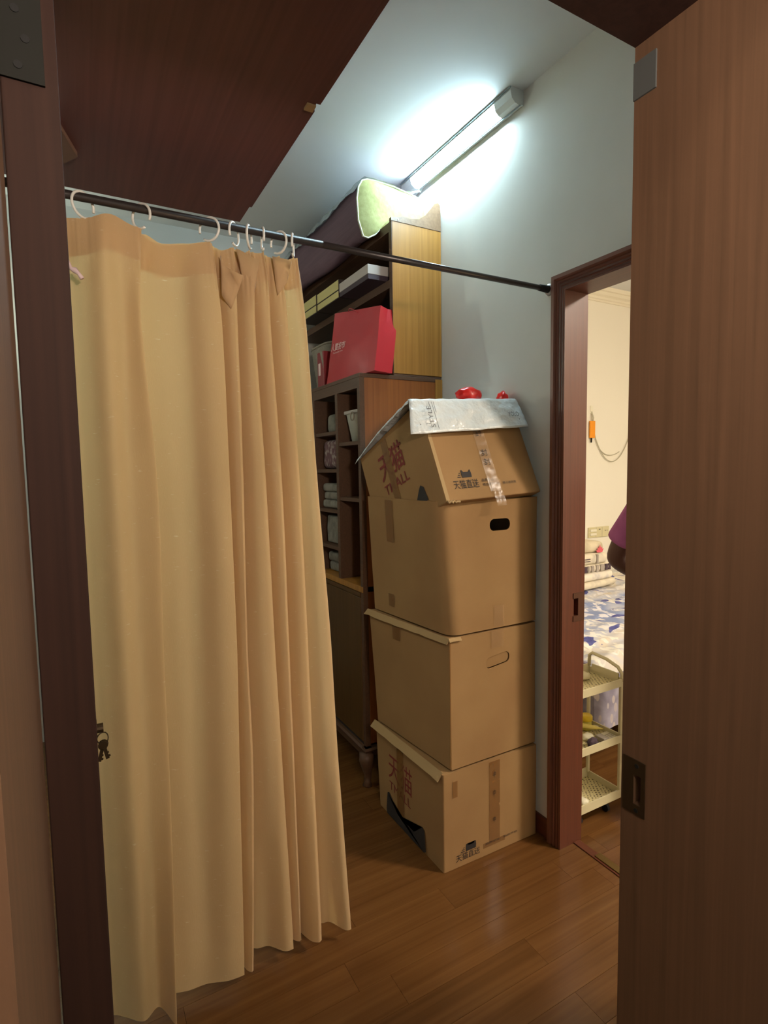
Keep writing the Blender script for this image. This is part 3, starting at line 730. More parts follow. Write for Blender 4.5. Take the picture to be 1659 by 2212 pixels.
bm = nb(); p = [qf(.33+.22*t, .99)+Vector((-.004-.012*math.sin(PI*t), 0, .014*math.sin(PI*t)-.012*t)) for t in [i/8 for i in range(9)]]; tube(bm, p, .0016, 6); obj('bag_handle', bm, 'red_paper', rb, True)
def bag_text(body, u0, u1, v0, v1):
    me = text_mesh(body, .01); xs = [v.co.x for v in me.vertices]; y_ = [v.co.y for v in me.vertices]
    x0, x1, y0, y1 = min(xs), max(xs), min(y_), max(y_)
    for v in me.vertices:
        a = (v.co.x-x0)/(x1-x0); b = (v.co.y-y0)/(y1-y0); p = qf(u0+(u1-u0)*a, v0+(v1-v0)*b); p.x -= .003; v.co = p
    obj('printed_lettering', me, 'white_print', rb)
bag_text('人質投市', .03, .40, .46, .57); bag_text('Food specialty store', .10, .36, .415, .445)
rb2 = thing('snack_box', 'small dark red box with a pale label, left of the red bag', 'box', (1.16, 2.55, 1.803))
obj('body', bx(1.095, 1.155, 2.560, 2.640, 1.803, 1.985, bev=.002), 'red_box_paint', rb2)
obj('label_panel', bx(1.0938, 1.095, 2.600, 2.625, 1.87, 1.93), 'white_print', rb2)
bm = nb(); prism(bm, [(2.562, 1.93), (2.575, 1.985), (2.602, 1.985), (2.564, 1.90)], 'X', 1.0935, 1.095); obj('label_band', bm, 'basket_w', rb2)
# woven basket
wb = thing('woven_basket', 'grey-beige woven basket at the left behind the red box', 'basket', (1.25, 2.76, 1.803))
def bask(u, v):  # v up
    a = u*2*PI; z = 1.805+v*.25; sx = .085+.02*v; sy = .105+.05*v
    c, s = math.cos(a), math.sin(a); e = .55
    x = 1.268+sx*math.copysign(abs(c)**e, c); y = 2.79+sy*math.copysign(abs(s)**e, s)
    k = .003*math.sin(u*2*PI*48)*math.sin(v*PI*24); return (x+k*c, y+k*s, z)
bm = nb(); grid(bm, bask, 240, 40); bmesh.ops.remove_doubles(bm, verts=bm.verts, dist=.0003); o = obj('woven_body', bm, 'basket_w', wb, True); 
bm = nb(); tube(bm, [bask(i/48, 1.0) for i in range(48)], .006, 8, True); obj('rim', bm, 'basket_w', wb, True)
bm = nb(); prism(bm, [(1.20, 2.70), (1.34, 2.70), (1.34, 2.88), (1.20, 2.88)], 'Z', 1.804, 1.808); obj('base', bm, 'basket_w', wb)
# ------------------------------------------------------------------ things in the lower cubbies
pt = thing('storage_pot', 'white tapered pot with a ring handle in the top right cubby', 'pot', (1.13, 2.235, 1.520))
bm = nb()
v0 = [(1.105, 2.190, 1.5205), (1.19, 2.190, 1.5205), (1.19, 2.285, 1.5205), (1.105, 2.285, 1.5205)]
v1 = [(1.090, 2.172, 1.648), (1.205, 2.172, 1.648), (1.205, 2.312, 1.648), (1.090, 2.312, 1.648)]
a = [bm.verts.new(p) for p in v0]; b = [bm.verts.new(p) for p in v1]; bm.faces.new(a)
for k in range(4): bm.faces.new((a[k], a[(k+1) % 4], b[(k+1) % 4], b[k]))
bmesh.ops.bevel(bm, geom=[e for e in bm.edges if abs(e.verts[0].co.z-e.verts[1].co.z) > .05], offset=.012, segments=3, affect='EDGES')
obj('pot_body', bm, 'pot_white', pt, True)
obj('rim', bx(1.084, 1.21, 2.166, 2.318, 1.646, 1.662, bev=.004), 'grey_lid', pt)
bm = nb(); tube(bm, [(1.078, 2.215+.016*math.cos(k*PI/8), 1.632+.018*math.sin(k*PI/8)) for k in range(16)], .003, 6, True); obj('ring_handle', bm, 'basket_w', pt, True)
def soft(name, label, cat, x0, x1, y0, y1, z0, z1, m, layers=1, bev=.012, group=None):
    t = thing(name, label, cat, ((x0+x1)/2, (y0+y1)/2, z0), group); h = (z1-z0)/layers
    for k in range(layers):
        j = random.uniform(0, .008); bm = bx(x0+j, x1, y0+j, y1-j, z0+h*k, z0+h*(k+1)-.0006, bev=min(bev, h*.42), seg=3)
        bmesh.ops.subdivide_edges(bm, edges=[e for e in bm.edges if e.calc_length() > .06], cuts=5, use_grid_fill=True)
        for v in bm.verts: v.co += Vector((noise.noise(v.co*16+Vector((k, 0, 0))), noise.noise(v.co*16+Vector((9, k, 0))), 0))*.004
        obj('fold' if layers > 1 else 'cloth', bm, m, t, True)
    return t
soft('cloth_bundle', 'mauve and white patterned cloth bundle in the left cubby', 'cloth', 1.085, 1.36, 2.37, 2.59, 1.4015, 1.545, 'pattern_cloth', 1, .03)
soft('folded_towel', 'pale folded towels in the cubby below the patterned bundle', 'towel', 1.085, 1.36, 2.36, 2.59, 1.2085, 1.33, 'towel', 3)
soft('paper_bundle', 'pale upright paper bundle in the lowest left cubby', 'papers', 1.09, 1.36, 2.365, 2.57, 1.0335, 1.17, 'towel', 1, .01)
soft('grey_pouch', 'dark grey pouch in the top left cubby', 'pouch', 1.10, 1.36, 2.455, 2.56, 1.5785, 1.67, 'towel', 1, .02)
soft('tissue_pack', 'pale slim pack standing beside the divider, top left cubby', 'pack', 1.08, 1.30, 2.352, 2.385, 1.5785, 1.69, 'pot_white', 1, .008)
soft('dark_pouch', 'dark folded pouch on the counter of the cabinet', 'pouch', 1.10, 1.36, 2.37, 2.57, .8895, .985, 'towel', 2)

# ------------------------------------------------------------------ stacked cartons
def shell(fp0, fp1, z0, z1, rad, mname, parent, th=.0035, seed=0, closed_top=False, near_rad=None):
    """thin-walled box from bottom/top footprints (near-left, near-right, far-right, far-left)"""
    def ring(fp, z):
        pts = []; n = len(fp)
        for i in range(n):
            p0, p1, p2 = Vector(fp[i-1]), Vector(fp[i]), Vector(fp[(i+1) % n])
            r = near_rad if (i == 0 and near_rad) else rad
            a = p1+(p0-p1).normalized()*r; b = p1+(p2-p1).normalized()*r
            for t in [k/10 for k in range(11)]: pts.append(a*(1-t)**2+p1*2*t*(1-t)+b*t*t)
            q = Vector(fp[(i+1) % n]); r2 = near_rad if ((i+1) % n == 0 and near_rad) else rad
            e = q+(p1-q).normalized()*r2
            for t in [k/7 for k in range(1, 7)]: pts.append(b*(1-t)+e*t)
        return pts
    bm = nb(); L = 14; rows = []
    r0_, r1_ = ring(fp0, 0), ring(fp1, 0)
    for j in range(L+1):
        t = j/L; row = []
        for a, b in zip(r0_, r1_):
            p = a*(1-t)+b*t; z = z0+(z1-z0)*t
            k = .0012*noise.noise(Vector((p.x*7+seed, p.y*7, z*7)))
            if j == L: z += .004*noise.noise(Vector((p.x*45+seed, p.y*45, 2)))
            cx, cy = 1.25, 1.7; dd = Vector((p.x-cx, p.y-cy)).normalized()*k
            row.append(bm.verts.new((p.x+dd.x, p.y+dd.y, z)))
        rows.append(row)
    n = len(rows[0])
    for a, b in zip(rows, rows[1:]):
        for k in range(n): bm.faces.new((a[k], a[(k+1) % n], b[(k+1) % n], b[k]))
    bm.faces.new(rows[0][::-1])
    if closed_top: bm.faces.new(rows[-1])
    o = obj('carton_body', bm, mname, parent)
    md = o.modifiers.new('s', 'SOLIDIFY'); md.thickness = th; md.offset = -1; bake(o)
    return by_angle(o, 30)
def slot_bm(x0, x1, z0, z1, y0, y1, tilt=0):
    r = (z1-z0)/2*.9; pts = []
    for cx, cz, a0 in ((x1-r, z1-r, 0), (x0+r, z1-r, 90), (x0+r, z0+r, 180), (x1-r, z0+r, 270)):
        for k in range(6):
            a = math.radians(a0+k*18); pts.append((cx+r*math.cos(a), cz+r*math.sin(a)+tilt*(cx-(x0+x1)/2)))
    bm = nb(); prism(bm, pts, 'Y', y0, y1); return bm
def strip(o, ud, vd, wd, ht, m, parent, name='tape', wr=.0, n=1.0):
    ud, vd = Vector(ud).normalized(), Vector(vd).normalized(); nn = ud.cross(vd)
    bm = nb(); grid(bm, lambda u, v: Vector(o)+ud*wd*u+vd*ht*v+nn*(.0022+wr*abs(noise.noise(Vector((u*6, v*ht*90, 3))))), 6 if wr else 1, max(1, int(ht*120)) if wr else 1)
    return obj(name, bm, m, parent, bool(wr))
CAT = [(0, 0), (.06, -.02), (.94, -.02), (1, .0), (1.02, .5), (.98, 1.0), (.90, 1.02), (.76, .72), (.24, .72), (.10, 1.02), (.02, 1.0), (-.02, .5)]
def cat(o, ud, vd, w_, h_, parent, m='black_ink', lines=True):
    p = [[(a*w_, b*h_) for a, b in CAT]]
    if lines:
        for k in range(3): p.append([(-w_*(.14), h_*(.02+.26*k)), (-w_*(.14), h_*(.14+.26*k)), (-w_*(.48-.12*k), h_*(.14+.26*k)), (-w_*(.52-.12*k), h_*(.02+.26*k))])
    return shape_print(p, o, ud, vd, m, parent)
NX = (1, 0, 0); NZ = (0, 0, 1); NYm = (0, -1, 0)
grp = 'cardboard cartons stacked against the wall'
# bottom carton
b1 = thing('carton', 'bottom brown carton of the stack, standing on the floor with printed mark', 'carton', (1.25, 1.7, 0), grp)
shell([(1.034, 1.475), (1.460, 1.470), (1.460, 1.930), (1.034, 1.933)], [(1.034, 1.475), (1.462, 1.472), (1.462, 1.940), (1.030, 1.955)], .001, .352, .006, 'card', b1, seed=1, closed_top=True)
lettering('天猫直送', (1.085, 1.4745, .022), NX, NZ, .105, .026, 'black_ink', b1)
cat((1.128, 1.4745, .050), NX, NZ, .044, .026, b1)
strip((1.232, 1.4745, .045), NX, NZ, .050, .300, 'tape_brown', b1, wr=.001)
strip((1.205, 1.4745, .030), NX, NZ, .10, .018, 'tape_brown', b1)
strip((1.072, 1.4745, .262), NX, NZ, .020, .058, 'tape_brown', b1)
for zz in (.285, .215, .115): lettering('中', (1.249, 1.4725, zz), NX, NZ, .012, .024, 'black_ink', b1, off=.003)
lettering('品质生活，由此开始', (1.215, 1.4735, .040), NX, NZ, .15, .008, 'black_ink', b1)
lettering('天猫', (1.0335, 1.850, .165), NYm, NZ, .175, .105, 'red_ink', b1)
lettering('TMALL', (1.0335, 1.845, .118), NYm, NZ, .16, .034, 'red_ink', b1)
shape_print([[(0, .0), (.27, .0), (.285, .010), (.275, .085), (.262, .092), (.205, .040), (.085, .040), (.02, .098), (.006, .09), (-.004, .02)]], (1.0335, 1.865, .004), NYm, NZ, 'black_ink', b1, off=.004)
strip((1.0335, 1.785, .01), NYm, NZ, .05, .33, 'tape_brown', b1)
def flapstrip(name, pts, parent, m='card_edge', th=.004):
    bm = nb(); n = len(pts)//2
    vs = [bm.verts.new(p) for p in pts]
    for i in range(n-1): bm.faces.new((vs[2*i], vs[2*i+2], vs[2*i+3], vs[2*i+1]))
    o = obj(name, bm, m, parent); md = o.modifiers.new('s', 'SOLIDIFY'); md.thickness = th; md.offset = 0; return o
pts = []
for i in range(13):
    t = i/12; y = 1.485+t*.475; k = .004*noise.noise(Vector((y*30, 1, 0)))
    pts += [(1.040-.008*t, y, .3570+k*.2), (1.019-.008*t, y+.003, .332+k)]
flapstrip('top_flap', pts, b1)
def side_tape(n0, n1, f0, f1, zr, yr, y, z0, z1, w_, parent):
    def X(yy, zz):
        t = (zz-zr[0])/(zr[1]-zr[0]); a = n0+(n1-n0)*t; b = f0+(f1-f0)*t; return a+(b-a)*(yy-yr[0])/(yr[1]-yr[0])
    bm = nb(); grid(bm, lambda u, v: (X(y-w_*u, z0+(z1-z0)*v)-.0035, y-w_*u, z0+(z1-z0)*v), 2, 4); return obj('tape', bm, 'tape_brown', parent)
# second carton
b2 = thing('carton', 'second brown carton from the floor with a closed hand slot', 'carton', (1.25, 1.7, .356), grp)
o2 = shell([(1.070, 1.476), (1.460, 1.478), (1.458, 1.925), (1.036, 1.945)], [(1.064, 1.476), (1.458, 1.478), (1.458, 1.940), (1.016, 1.965)], .361, .822, .004, 'card', b2, seed=5, closed_top=True)
carve(o2, slot_bm(1.222, 1.330, .692, .733, 1.46, 1.49, .12))
by_angle(o2, 30)
bm = slot_bm(1.2235, 1.3285, .6935, .7315, 1.4795, 1.483, .12); bmesh.ops.rotate(bm, cent=(1.27, 1.4795, .735), matrix=Matrix.Rotation(.09, 3, 'X'), verts=bm.verts)
obj('slot_flap', bm, 'card', b2)
pts = []
for i in range(15):
    t = i/14; y = 1.475+t*.50; k = .003*noise.noise(Vector((y*40, 4, 0)))
    pts += [(1.064-.048*t, y, .8255+k), (1.054-.056*t, y+.002, .806+k*2)]
flapstrip('top_flap', pts, b2)
pts = []
for i in range(9):
    t = i/8; x = 1.06+t*.05; k = .003*noise.noise(Vector((x*60, 4, 0)))
    pts += [(x, 1.476, .825+k), (x, 1.468, .814+k)]
flapstrip('top_flap', pts, b2)
strip((1.243, 1.4755, .76), NX, NZ, .055, .064, 'tape_clear', b2, wr=.004)
side_tape(1.070, 1.064, 1.036, 1.016, (.361, .822), (1.476, 1.955), 1.800, .745, .800, .045, b2)
strip((1.0645, 1.4765, .37), NX, NZ, .004, .44, 'tape_brown', b2)
# third carton
b3 = thing('carton', 'third brown carton from the floor with an open dark hand slot', 'carton', (1.25, 1.7, .828), grp)
o3 = shell([(1.071, 1.478), (1.460, 1.478), (1.460, 1.930), (1.036, 1.955)], [(1.030, 1.480), (1.466, 1.480), (1.466, 1.960), (1.022, 1.975)], .830, 1.288, .005, 'card', b3, seed=9, near_rad=.050)
carve(o3, slot_bm(1.242, 1.334, 1.176, 1.218, 1.46, 1.50))
by_angle(o3, 30)
strip((1.258, 1.4775, .836), NX, NZ, .045, .075, 'tape_clear', b3, wr=.004)
side_tape(1.071, 1.030, 1.036, 1.022, (.830, 1.288), (1.478, 1.965), 1.83, 1.12, 1.280, .050, b3)
side_tape(1.071, 1.030, 1.036, 1.022, (.830, 1.288), (1.478, 1.965), 1.84, .865, .915, .035, b3)
# top carton, tipped back into the open one below
Rm = Matrix(((.9987, .0085, -.0499), (.0111, .925, .3798), (.0494, -.3799, .9237)))
O4 = Vector((1.038, 1.450, 1.287)); W4, D4, H4 = .420, .486, .365
def T4(x, y, z): return O4+Rm@Vector((x, y, z))
U4, V4, N4 = Rm@Vector((1, 0, 0)), Rm@Vector((0, 0, 1)), Rm@Vector((0, 1, 0))
b4 = thing('carton', 'topmost brown carton, tipped backwards, with red and black print', 'carton', tuple(T4(.2, .2, 0)), grp)
bm = bx(0, W4, 0, D4, 0, H4, bev=.004)
bmesh.ops.transform(bm, matrix=Matrix.Translation(O4)@Rm.to_4x4(), verts=bm.verts); obj('carton_body', bm, 'card', b4)
Uf = tuple(U4); Vf = tuple(V4); Lf = tuple(-N4)
lettering('天猫直送', T4(.047, 0, .040), Uf, Vf, .105, .031, 'black_ink', b4)
cat(T4(.091, 0, .079), Uf, Vf, .040, .026, b4)
lettering('品质生活', T4(.168, 0, .058), Uf, Vf, .052, .011, 'black_ink', b4); lettering('精选全球好物，放心送到家', T4(.168, 0, .042), Uf, Vf, .150, .010, 'black_ink', b4)
strip(T4(.192, 0, .02), Uf, Vf, .048, .26, 'tape_clear', b4, wr=.003)
strip(T4(.200, -.003, -.035), Uf, Vf, .042, .10, 'tape_clear', b4, wr=.007)
for zz in (.225, .15, .115): lettering('封', T4(.200, -.0035, zz), Uf, Vf, .026, .026, 'black_ink', b4)
lettering('天猫', T4(0, .352, .205), Lf, Vf, .185, .105, 'red_ink', b4, bold=.008)
lettering('TMALL', T4(0, .350, .150), Lf, Vf, .185, .038, 'red_ink', b4, bold=.004)
shape_print([[(0, 0), (.270, 0), (.262, .05), (.245, .062), (.23, .050), (.20, .02), (.07, .02), (.04, .050), (.02, .06), (.008, .05)]], T4(0, .36, .042), Lf, Vf, 'black_ink', b4)
strip(T4(0, .298, .02), Lf, Vf, .042, .33, 'tape_brown', b4)
strip(T4(.0, -.0, .005), Uf, Vf, .014, .35, 'card_edge', b4, name='corner_fold')
bm = nb(); tube(bm, [T4(.003, -.001, .0)+Vector((.05*k/8, 0, 0))+Vector((0, -.003+.003*math.sin(k*2), .003*math.cos(k*3))) for k in range(9)], .004, 6); obj('crushed_edge', bm, 'card_edge', b4, True)
# white mailer bag draped over the top carton
wbg = thing('mailer_bag', 'crumpled white plastic mailer bag draped over the top carton', 'bag', tuple(T4(.2, .2, H4)))
def sheet(u, v):
    # v 0..0.22 hangs down in front, then runs back over the top
    s = v
    if s < .24:
        t = s/.24; x = -.072+(u)*(.505)+(1-t)*.0; xs = (-.082+.520*u)*(1-t)+(-.040+.475*u)*t
        z = (.232+(.012*u))*(1-t)+(H4+.006)*t; y = -.020*(1-t)**.7-.006
        y -= .007*abs(noise.noise(Vector((u*9, t*4, 1))))
        return T4(min(xs, .436), y, z+.003*noise.noise(Vector((u*5, 1, 1))))
    t = (s-.24)/.76; x = (-.040+.475*u)*(1-t)+(-.012+.43*u)*t
    edge = (.016 if u < .02 else 0)
    z = H4+.006+.008*abs(noise.noise(Vector((u*6, t*8, 2))))-edge+.012*math.sin(PI*min(1, t*1.05))*(1 if u < .06 else .4)
    return T4(x, -.006+t*.520, z)
bm = nb(); grid(bm, sheet, 34, 60); o = obj('bag_sheet', bm, 'white_plastic', wbg, True); md = o.modifiers.new('s', 'SOLIDIFY'); md.thickness = .0016; md.offset = 1
dn = -V4
lettering('STYLE', T4(.018, -.032, .250), tuple(V4), tuple(-U4), .078, .018, 'grey_ink', wbg, off=.005)
lettering('YOLO', T4(.345, -.036, .282), Uf, Vf, .050, .018, 'grey_ink', wbg, off=.004)
shape_print([[(0, 0), (.002, 0), (.002, .10), (0, .10)], [(.007, .06), (.009, .06), (.009, .10), (.007, .10)], [(-.012, .078), (-.010, .078), (-.010, .10), (-.012, .10)]], T4(.028, -.031, .245), Uf, Vf, 'grey_ink', wbg, name='printed_mark', off=.004)
def dot(x, z): shape_print([[(.0022*math.cos(k*PI/4), .0022*math.sin(k*PI/4)) for k in range(8)]], T4(x, -.032, z), Uf, Vf, 'grey_ink', wbg, off=.004)
dot(-.040, .262); dot(.395, .272)
# red plastic bag bits behind the ridge
def blob(name, label, c, sx, sy, sz, m, seed, cat_='bag'):
    bm = nb(); bmesh.ops.create_icosphere(bm, subdivisions=3, radius=1)
    for v in bm.verts:
        k = 1+.28*noise.noise(v.co*2.2+Vector((seed, 0, 0)))+.12*noise.noise(v.co*6+Vector((0, seed, 0)))
        v.co = Vector((v.co.x*sx*k, v.co.y*sy*k, v.co.z*sz*k))+Vector(c)
    return tag(obj(name, bm, m, None, True), label, cat_)
blob('plastic_bag', 'bright red plastic bag showing above the middle of the white mailer', T4(.255, .030, H4+.040), .055, .030, .030, 'red_plastic', 3)
blob('plastic_bag', 'small orange-red plastic bag tip at the right end of the mailer', T4(.425, .045, H4+.026), .016, .028, .036, 'red_plastic', 8)

# ------------------------------------------------------------------ bedroom
BZ = .53; BX0, BX1, BY0, BY1 = 1.93, 3.88, 1.60, 2.97
bed = thing('bed', 'double bed with blue and cream leaf patterned cover', 'bed', (2.9, 2.3, 0))
obj('bed_base', bx(BX0+.06, BX1-.02, BY0+.06, BY1-.02, .20, .34), 'dark_shelf', bed)
obj('mattress', bx(BX0+.02, BX1-.01, BY0+.02, BY1-.01, .34, BZ-.012, bev=.03), 'mattress', bed)
for x in (BX0+.45, BX1-.1):
    for y in (BY0+.30, BY1-.1): obj('leg', bx(x-.025, x+.025, y-.025, y+.025, 0, .20), 'dark_shelf', bed)
def cover(u, v):
    e = .10
    x = BX0+(BX1-BX0)*u; y = BY0+(BY1-BY0)*v
    z = BZ+.016*noise.noise(Vector((x*3, y*9, 1)))+.012*noise.noise(Vector((x*7, y*16, 4)))+.005*noise.noise(Vector((x*15, y*35, 2)))-.07*max(0, 1-v/.04)**2-.07*max(0, 1-u/.03)**2
    return (x, y, z)
bm = nb(); grid(bm, cover, 90, 90); obj('cover_top', bm, 'bed_cover', bed, True)
bm = nb(); grid(bm, lambda u, v: (BX0-.012*v*(1-u)**8+(BX1-BX0)*u, BY0-.012*v-.006*v*math.sin(u*60)*min(1, u*20), cover(u, 0)[2]*(1-v)+.225*v), 80, 6); obj('cover_side', bm, 'bed_skirt', bed, True)
bm = nb(); grid(bm, lambda u, v: (BX0-.012*v-.006*v*math.sin(u*50)*min(1, u*20), BY0-.012*v*(1-u)**8+(BY1-BY0)*u, cover(0, u)[2]*(1-v)+.225*v), 60, 6); obj('cover_side', bm, 'bed_skirt', bed, True)
# pile of folded quilts
def quilt(label, x0, x1, y0, y1, z0, z1, m, rot=0, bev=.03, extras=None, name='folded_quilt', cat_='quilt', group='folded quilts piled on the bed'):
    cx, cy = (x0+x1)/2, (y0+y1)/2; t = thing(name, label, cat_, (cx, cy, z0), group)
    R_ = Matrix.Translation((cx, cy, 0))@Matrix.Rotation(rot, 4, 'Z')@Matrix.Translation((-cx, -cy, 0))
    bm = bx(x0, x1, y0, y1, z0, z1, bev=min(bev, (z1-z0)*.45), seg=4)
    bmesh.ops.subdivide_edges(bm, edges=[e for e in bm.edges if e.calc_length() > .1], cuts=8, use_grid_fill=True)
    for v in bm.verts: v.co += Vector((0, noise.noise(v.co*9)*.004, noise.noise(v.co*11+Vector((5, 0, 0)))*.0008))
    bmesh.ops.transform(bm, matrix=R_, verts=bm.verts); obj('quilt_cloth' if cat_ == 'quilt' else 'pillow_cloth', bm, m, t, True)
    for (a0, a1, c0, c1, mm) in (extras or []):
        bm = bx(a0, a1, y0-.0065, y0+.02, c0, c1, bev=.002, mtx=R_); obj('stripe_patch', bm, mm, t)
    return t
q1 = .545
quilt('bottom cream quilt of the pile on the bed', 2.70, 3.33, 2.56, 2.93, .545, .594, 'quilt_cream', .10)
quilt('pale grey-white folded quilt, second from the bottom of the pile', 2.70, 3.30, 2.57, 2.93, .595, .657, 'quilt_white', .07)
ex = [(a, b, .662, .704, m_) for a, b, m_ in ((2.98, 3.015, 'stripe_dark'), (3.025, 3.045, 'stripe_grey'), (3.06, 3.085, 'stripe_grey'), (3.11, 3.135, 'stripe_grey'), (3.155, 3.195, 'stripe_grey'), (3.205, 3.232, 'stripe_dark'), (3.243, 3.262, 'stripe_dark'))]
quilt('quilt with dark and grey stripes in the middle of the pile', 2.70, 3.275, 2.58, 2.93, .658, .711, 'quilt_cream', .03, extras=ex)
quilt('cream quilt with a thin grey band, just under the pillow', 2.70, 3.245, 2.58, 2.93, .712, .788, 'quilt_cream', 0, extras=[(3.115, 3.130, .718, .782, 'stripe_grey'), (2.99, 3.05, .752, .757, 'stripe_dark'), (2.99, 3.05, .738, .742, 'stripe_dark')])
pl_ = quilt('beige pillow with a red maple leaf, on top of the quilt pile', 2.70, 3.225, 2.60, 2.93, .789, .866, 'quilt_maple', 0, .036, name='pillow', cat_='pillow', group='')
leafp = [(0, 0), (.052, 0), (.066, .030), (.050, .026), (.052, .046), (.038, .036), (.027, .066), (.017, .036), (.001, .044), (.006, .024), (-.010, .020)]
shape_print([[(a, b*.85) for a, b in leafp]], (3.13, 2.592, .792), NX, NZ, 'maple_red', pl_, name='leaf_print', off=.004)
# bedside dark shelf beyond the bed
ds = thing('bedside_rack', 'dark bedside rack with a green edged thing, beyond the bed', 'rack', (4.2, 2.85, 0))
obj('rack_top', bx(3.92, 4.55, 2.70, 2.98, .64, .665), 'dark_shelf', ds); obj('rack_back', bx(3.92, 4.55, 2.965, 2.98, .0, .64), 'hole_dark', ds)
for x in (3.92, 4.06, 4.20, 4.36, 4.53): obj('upright', bx(x, x+.02, 2.70, 2.965, 0, .64), 'dark_shelf', ds)
tag(obj('folder', bx(4.13, 4.155, 2.68, 2.72, .666, .84), 'green_thing'), 'pale green upright folder on the dark rack', 'folder')
# wall socket plate
sk = thing('socket_plate', 'beige wall plate with white switches and sockets over the quilts', 'socket', (3.62, 3.0, .87))
sx0 = 3.512; sx1 = 3.752
obj('plate', bx(sx0, sx1, 2.988, 2.9995, .822, .905, bev=.003), 'socket', sk)
for z in (.850, .880): obj('switch', bx(sx0+.012, sx0+.082, 2.978, 2.988, z-.010, z+.010, bev=.002), 'switch_white', sk)
for x, z in ((sx0+.118, .885), (sx0+.128, .885), (sx0+.190, .872), (sx0+.212, .872)): obj('socket_hole', bx(x, x+.005, 2.9865, 2.988, z-.004, z+.004), 'hole_dark', sk)
obj('joint', bx(sx0+.085, sx0+.0865, 2.9868, 2.988, .824, .903), 'stripe_grey', sk); obj('joint', bx(sx0+.155, sx0+.1565, 2.9868, 2.988, .824, .903), 'stripe_grey', sk)
# orange tag on a hook, with cable
tg = thing('orange_tag', 'orange rectangular tag hanging from a small wall hook', 'tag', (3.52, 2.99, 1.8))
obj('tag_card', bx(3.505, 3.560, 2.978, 2.992, 1.610, 1.742, bev=.003), 'orange', tg)
obj('hook_plate', bx(3.520, 3.548, 2.992, 2.9995, 1.800, 1.860), 'switch_white', tg)
bm = nb(); tube(bm, [(3.533, 2.985+.008*math.cos(k*.7), 1.815-.012*k) for k in range(7)], .006, 8); obj('hook', bm, 'cable', tg, True)
bm = nb(); tube(bm, [(3.525, 2.985, 1.61), (3.523, 2.985, 1.575)], .006, 8); obj('clip', bm, 'steel_dull', tg, True)
cb = thing('wall_cable', 'thin pale double cable looping across the bedroom wall', 'cable', (3.75, 2.99, 1.6))
def bez(p0, p1, p2, p3, n=24):
    return [tuple((1-t)**3*a+3*(1-t)**2*t*b+3*(1-t)*t*t*c_+t**3*d_ for a, b, c_, d_ in zip(p0, p1, p2, p3)) for t in [i/n for i in range(n+1)]]
bm = nb(); tube(bm, bez((3.56, 2.990, 1.68), (3.60, 2.990, 1.42), (3.80, 2.990, 1.47), (3.86, 2.990, 1.505)), .0032, 6); obj('cord', bm, 'cable', cb, True)
bm = nb(); tube(bm, bez((3.562, 2.988, 1.64), (3.68, 2.988, 1.36), (3.86, 2.988, 1.34), (3.99, 2.988, 1.665)), .0034, 6); obj('cord', bm, 'cable', cb, True)
# rolling storage cart
ct = thing('storage_cart', 'cream plastic three-tier rolling cart beside the bedroom door', 'cart', (1.73, 1.47, 0))
CX0, CX1, CY0, CY1 = 1.600, 1.846, 1.440-.05, 1.560
for z, h in ((.066, .034), (.296, .030), (.526, .030)):
    bm = nb(); box(bm, CX0+.004, CX1-.004, CY0+.004, CY1-.004, z+.004, z+.008); obj('tray_floor', bm, 'cart_perforated', ct)
    bm = nb(); tk = .005
    box(bm, CX0, CX1, CY0, CY0+tk, z, z+h); box(bm, CX0, CX1, CY1-tk, CY1, z, z+h+.012); box(bm, CX0, CX0+tk, CY0+tk, CY1-tk, z, z+h+.012); box(bm, CX1-tk, CX1, CY0+tk, CY1-tk, z, z+h)
    obj('tray_rim', bm, 'cart_plastic', ct)
for x in (CX0+.001, CX1-.013):
    for y in (CY0+.001, CY1-.013):
        for z0, z1 in ((.096, .296), (.326, .526)): obj('post', bx(x, x+.012, y, y+.012, z0, z1, bev=.002), 'cart_plastic', ct)
for x in (CX0+.045, CX1-.045):
    for y in (CY0+.04, CY1-.04):
        bm = nb(); tube(bm, [(x-.006, y, .017), (x+.006, y, .017)], .017, 12); box(bm, x-.006, x+.006, y-.006, y+.006, .03, .066); obj('caster', bm, 'dark_fab', ct)
bm = nb(); xh = CX1-.004
tube(bm, [(xh, CY0+.004, .545), (xh, CY0+.006, .575), (xh, CY0+.025, .596), (xh, CY0+.08, .612), (xh, CY1-.02, .618), (xh, CY1-.006, .605), (xh, CY1-.004, .56)], .007, 8)
obj('handle', bm, 'cart_plastic', ct, True)
obj('handle_board', bx(xh-.004, xh+.002, CY0+.02, CY1-.02, .545, .572, bev=.001), 'cart_plastic', ct)
# things on the cart
jr_ = thing('jar', 'yellow jar with a bright yellow lid on the middle tray', 'jar', (1.795, 1.527, .305))
bm = nb(); lathe(bm, [(.020, .305), (.022, .31), (.022, .338), (.020, .345)], 1.795, 1.527, 18); obj('jar_body', bm, 'yellow_jar', jr_, True)
bm = nb(); lathe(bm, [(.024, .345), (.025, .348), (.025, .362), (.022, .366)], 1.795, 1.527, 18); obj('lid', bm, 'yellow_lid', jr_, True)
bm = nb(); tube(bm, [(1.715, 1.530, .340), (1.745, 1.505, .342), (1.785, 1.478, .334), (1.828, 1.470, .320)], [.005, .010, .009, .003], 8); tag(obj('peeler_handle', bm, 'banana', None, True), 'long pale yellow curved handle lying across the middle tray', 'utensil')
bm = nb(); tube(bm, [(1.820, 1.510, .316), (1.834, 1.498, .314)], [.009, .006], 10); tag(obj('cap', bm, 'paper_white', None, True), 'small pale bottle cap next to the yellow jar', 'cap')
lb = thing('label_pack', 'flat white pack printed with black bars on the middle tray', 'pack', (1.815, 1.43, .305))
obj('card', bx(1.789, 1.8395, 1.399, 1.462, .305, .3125, bev=.001), 'paper_white', lb)
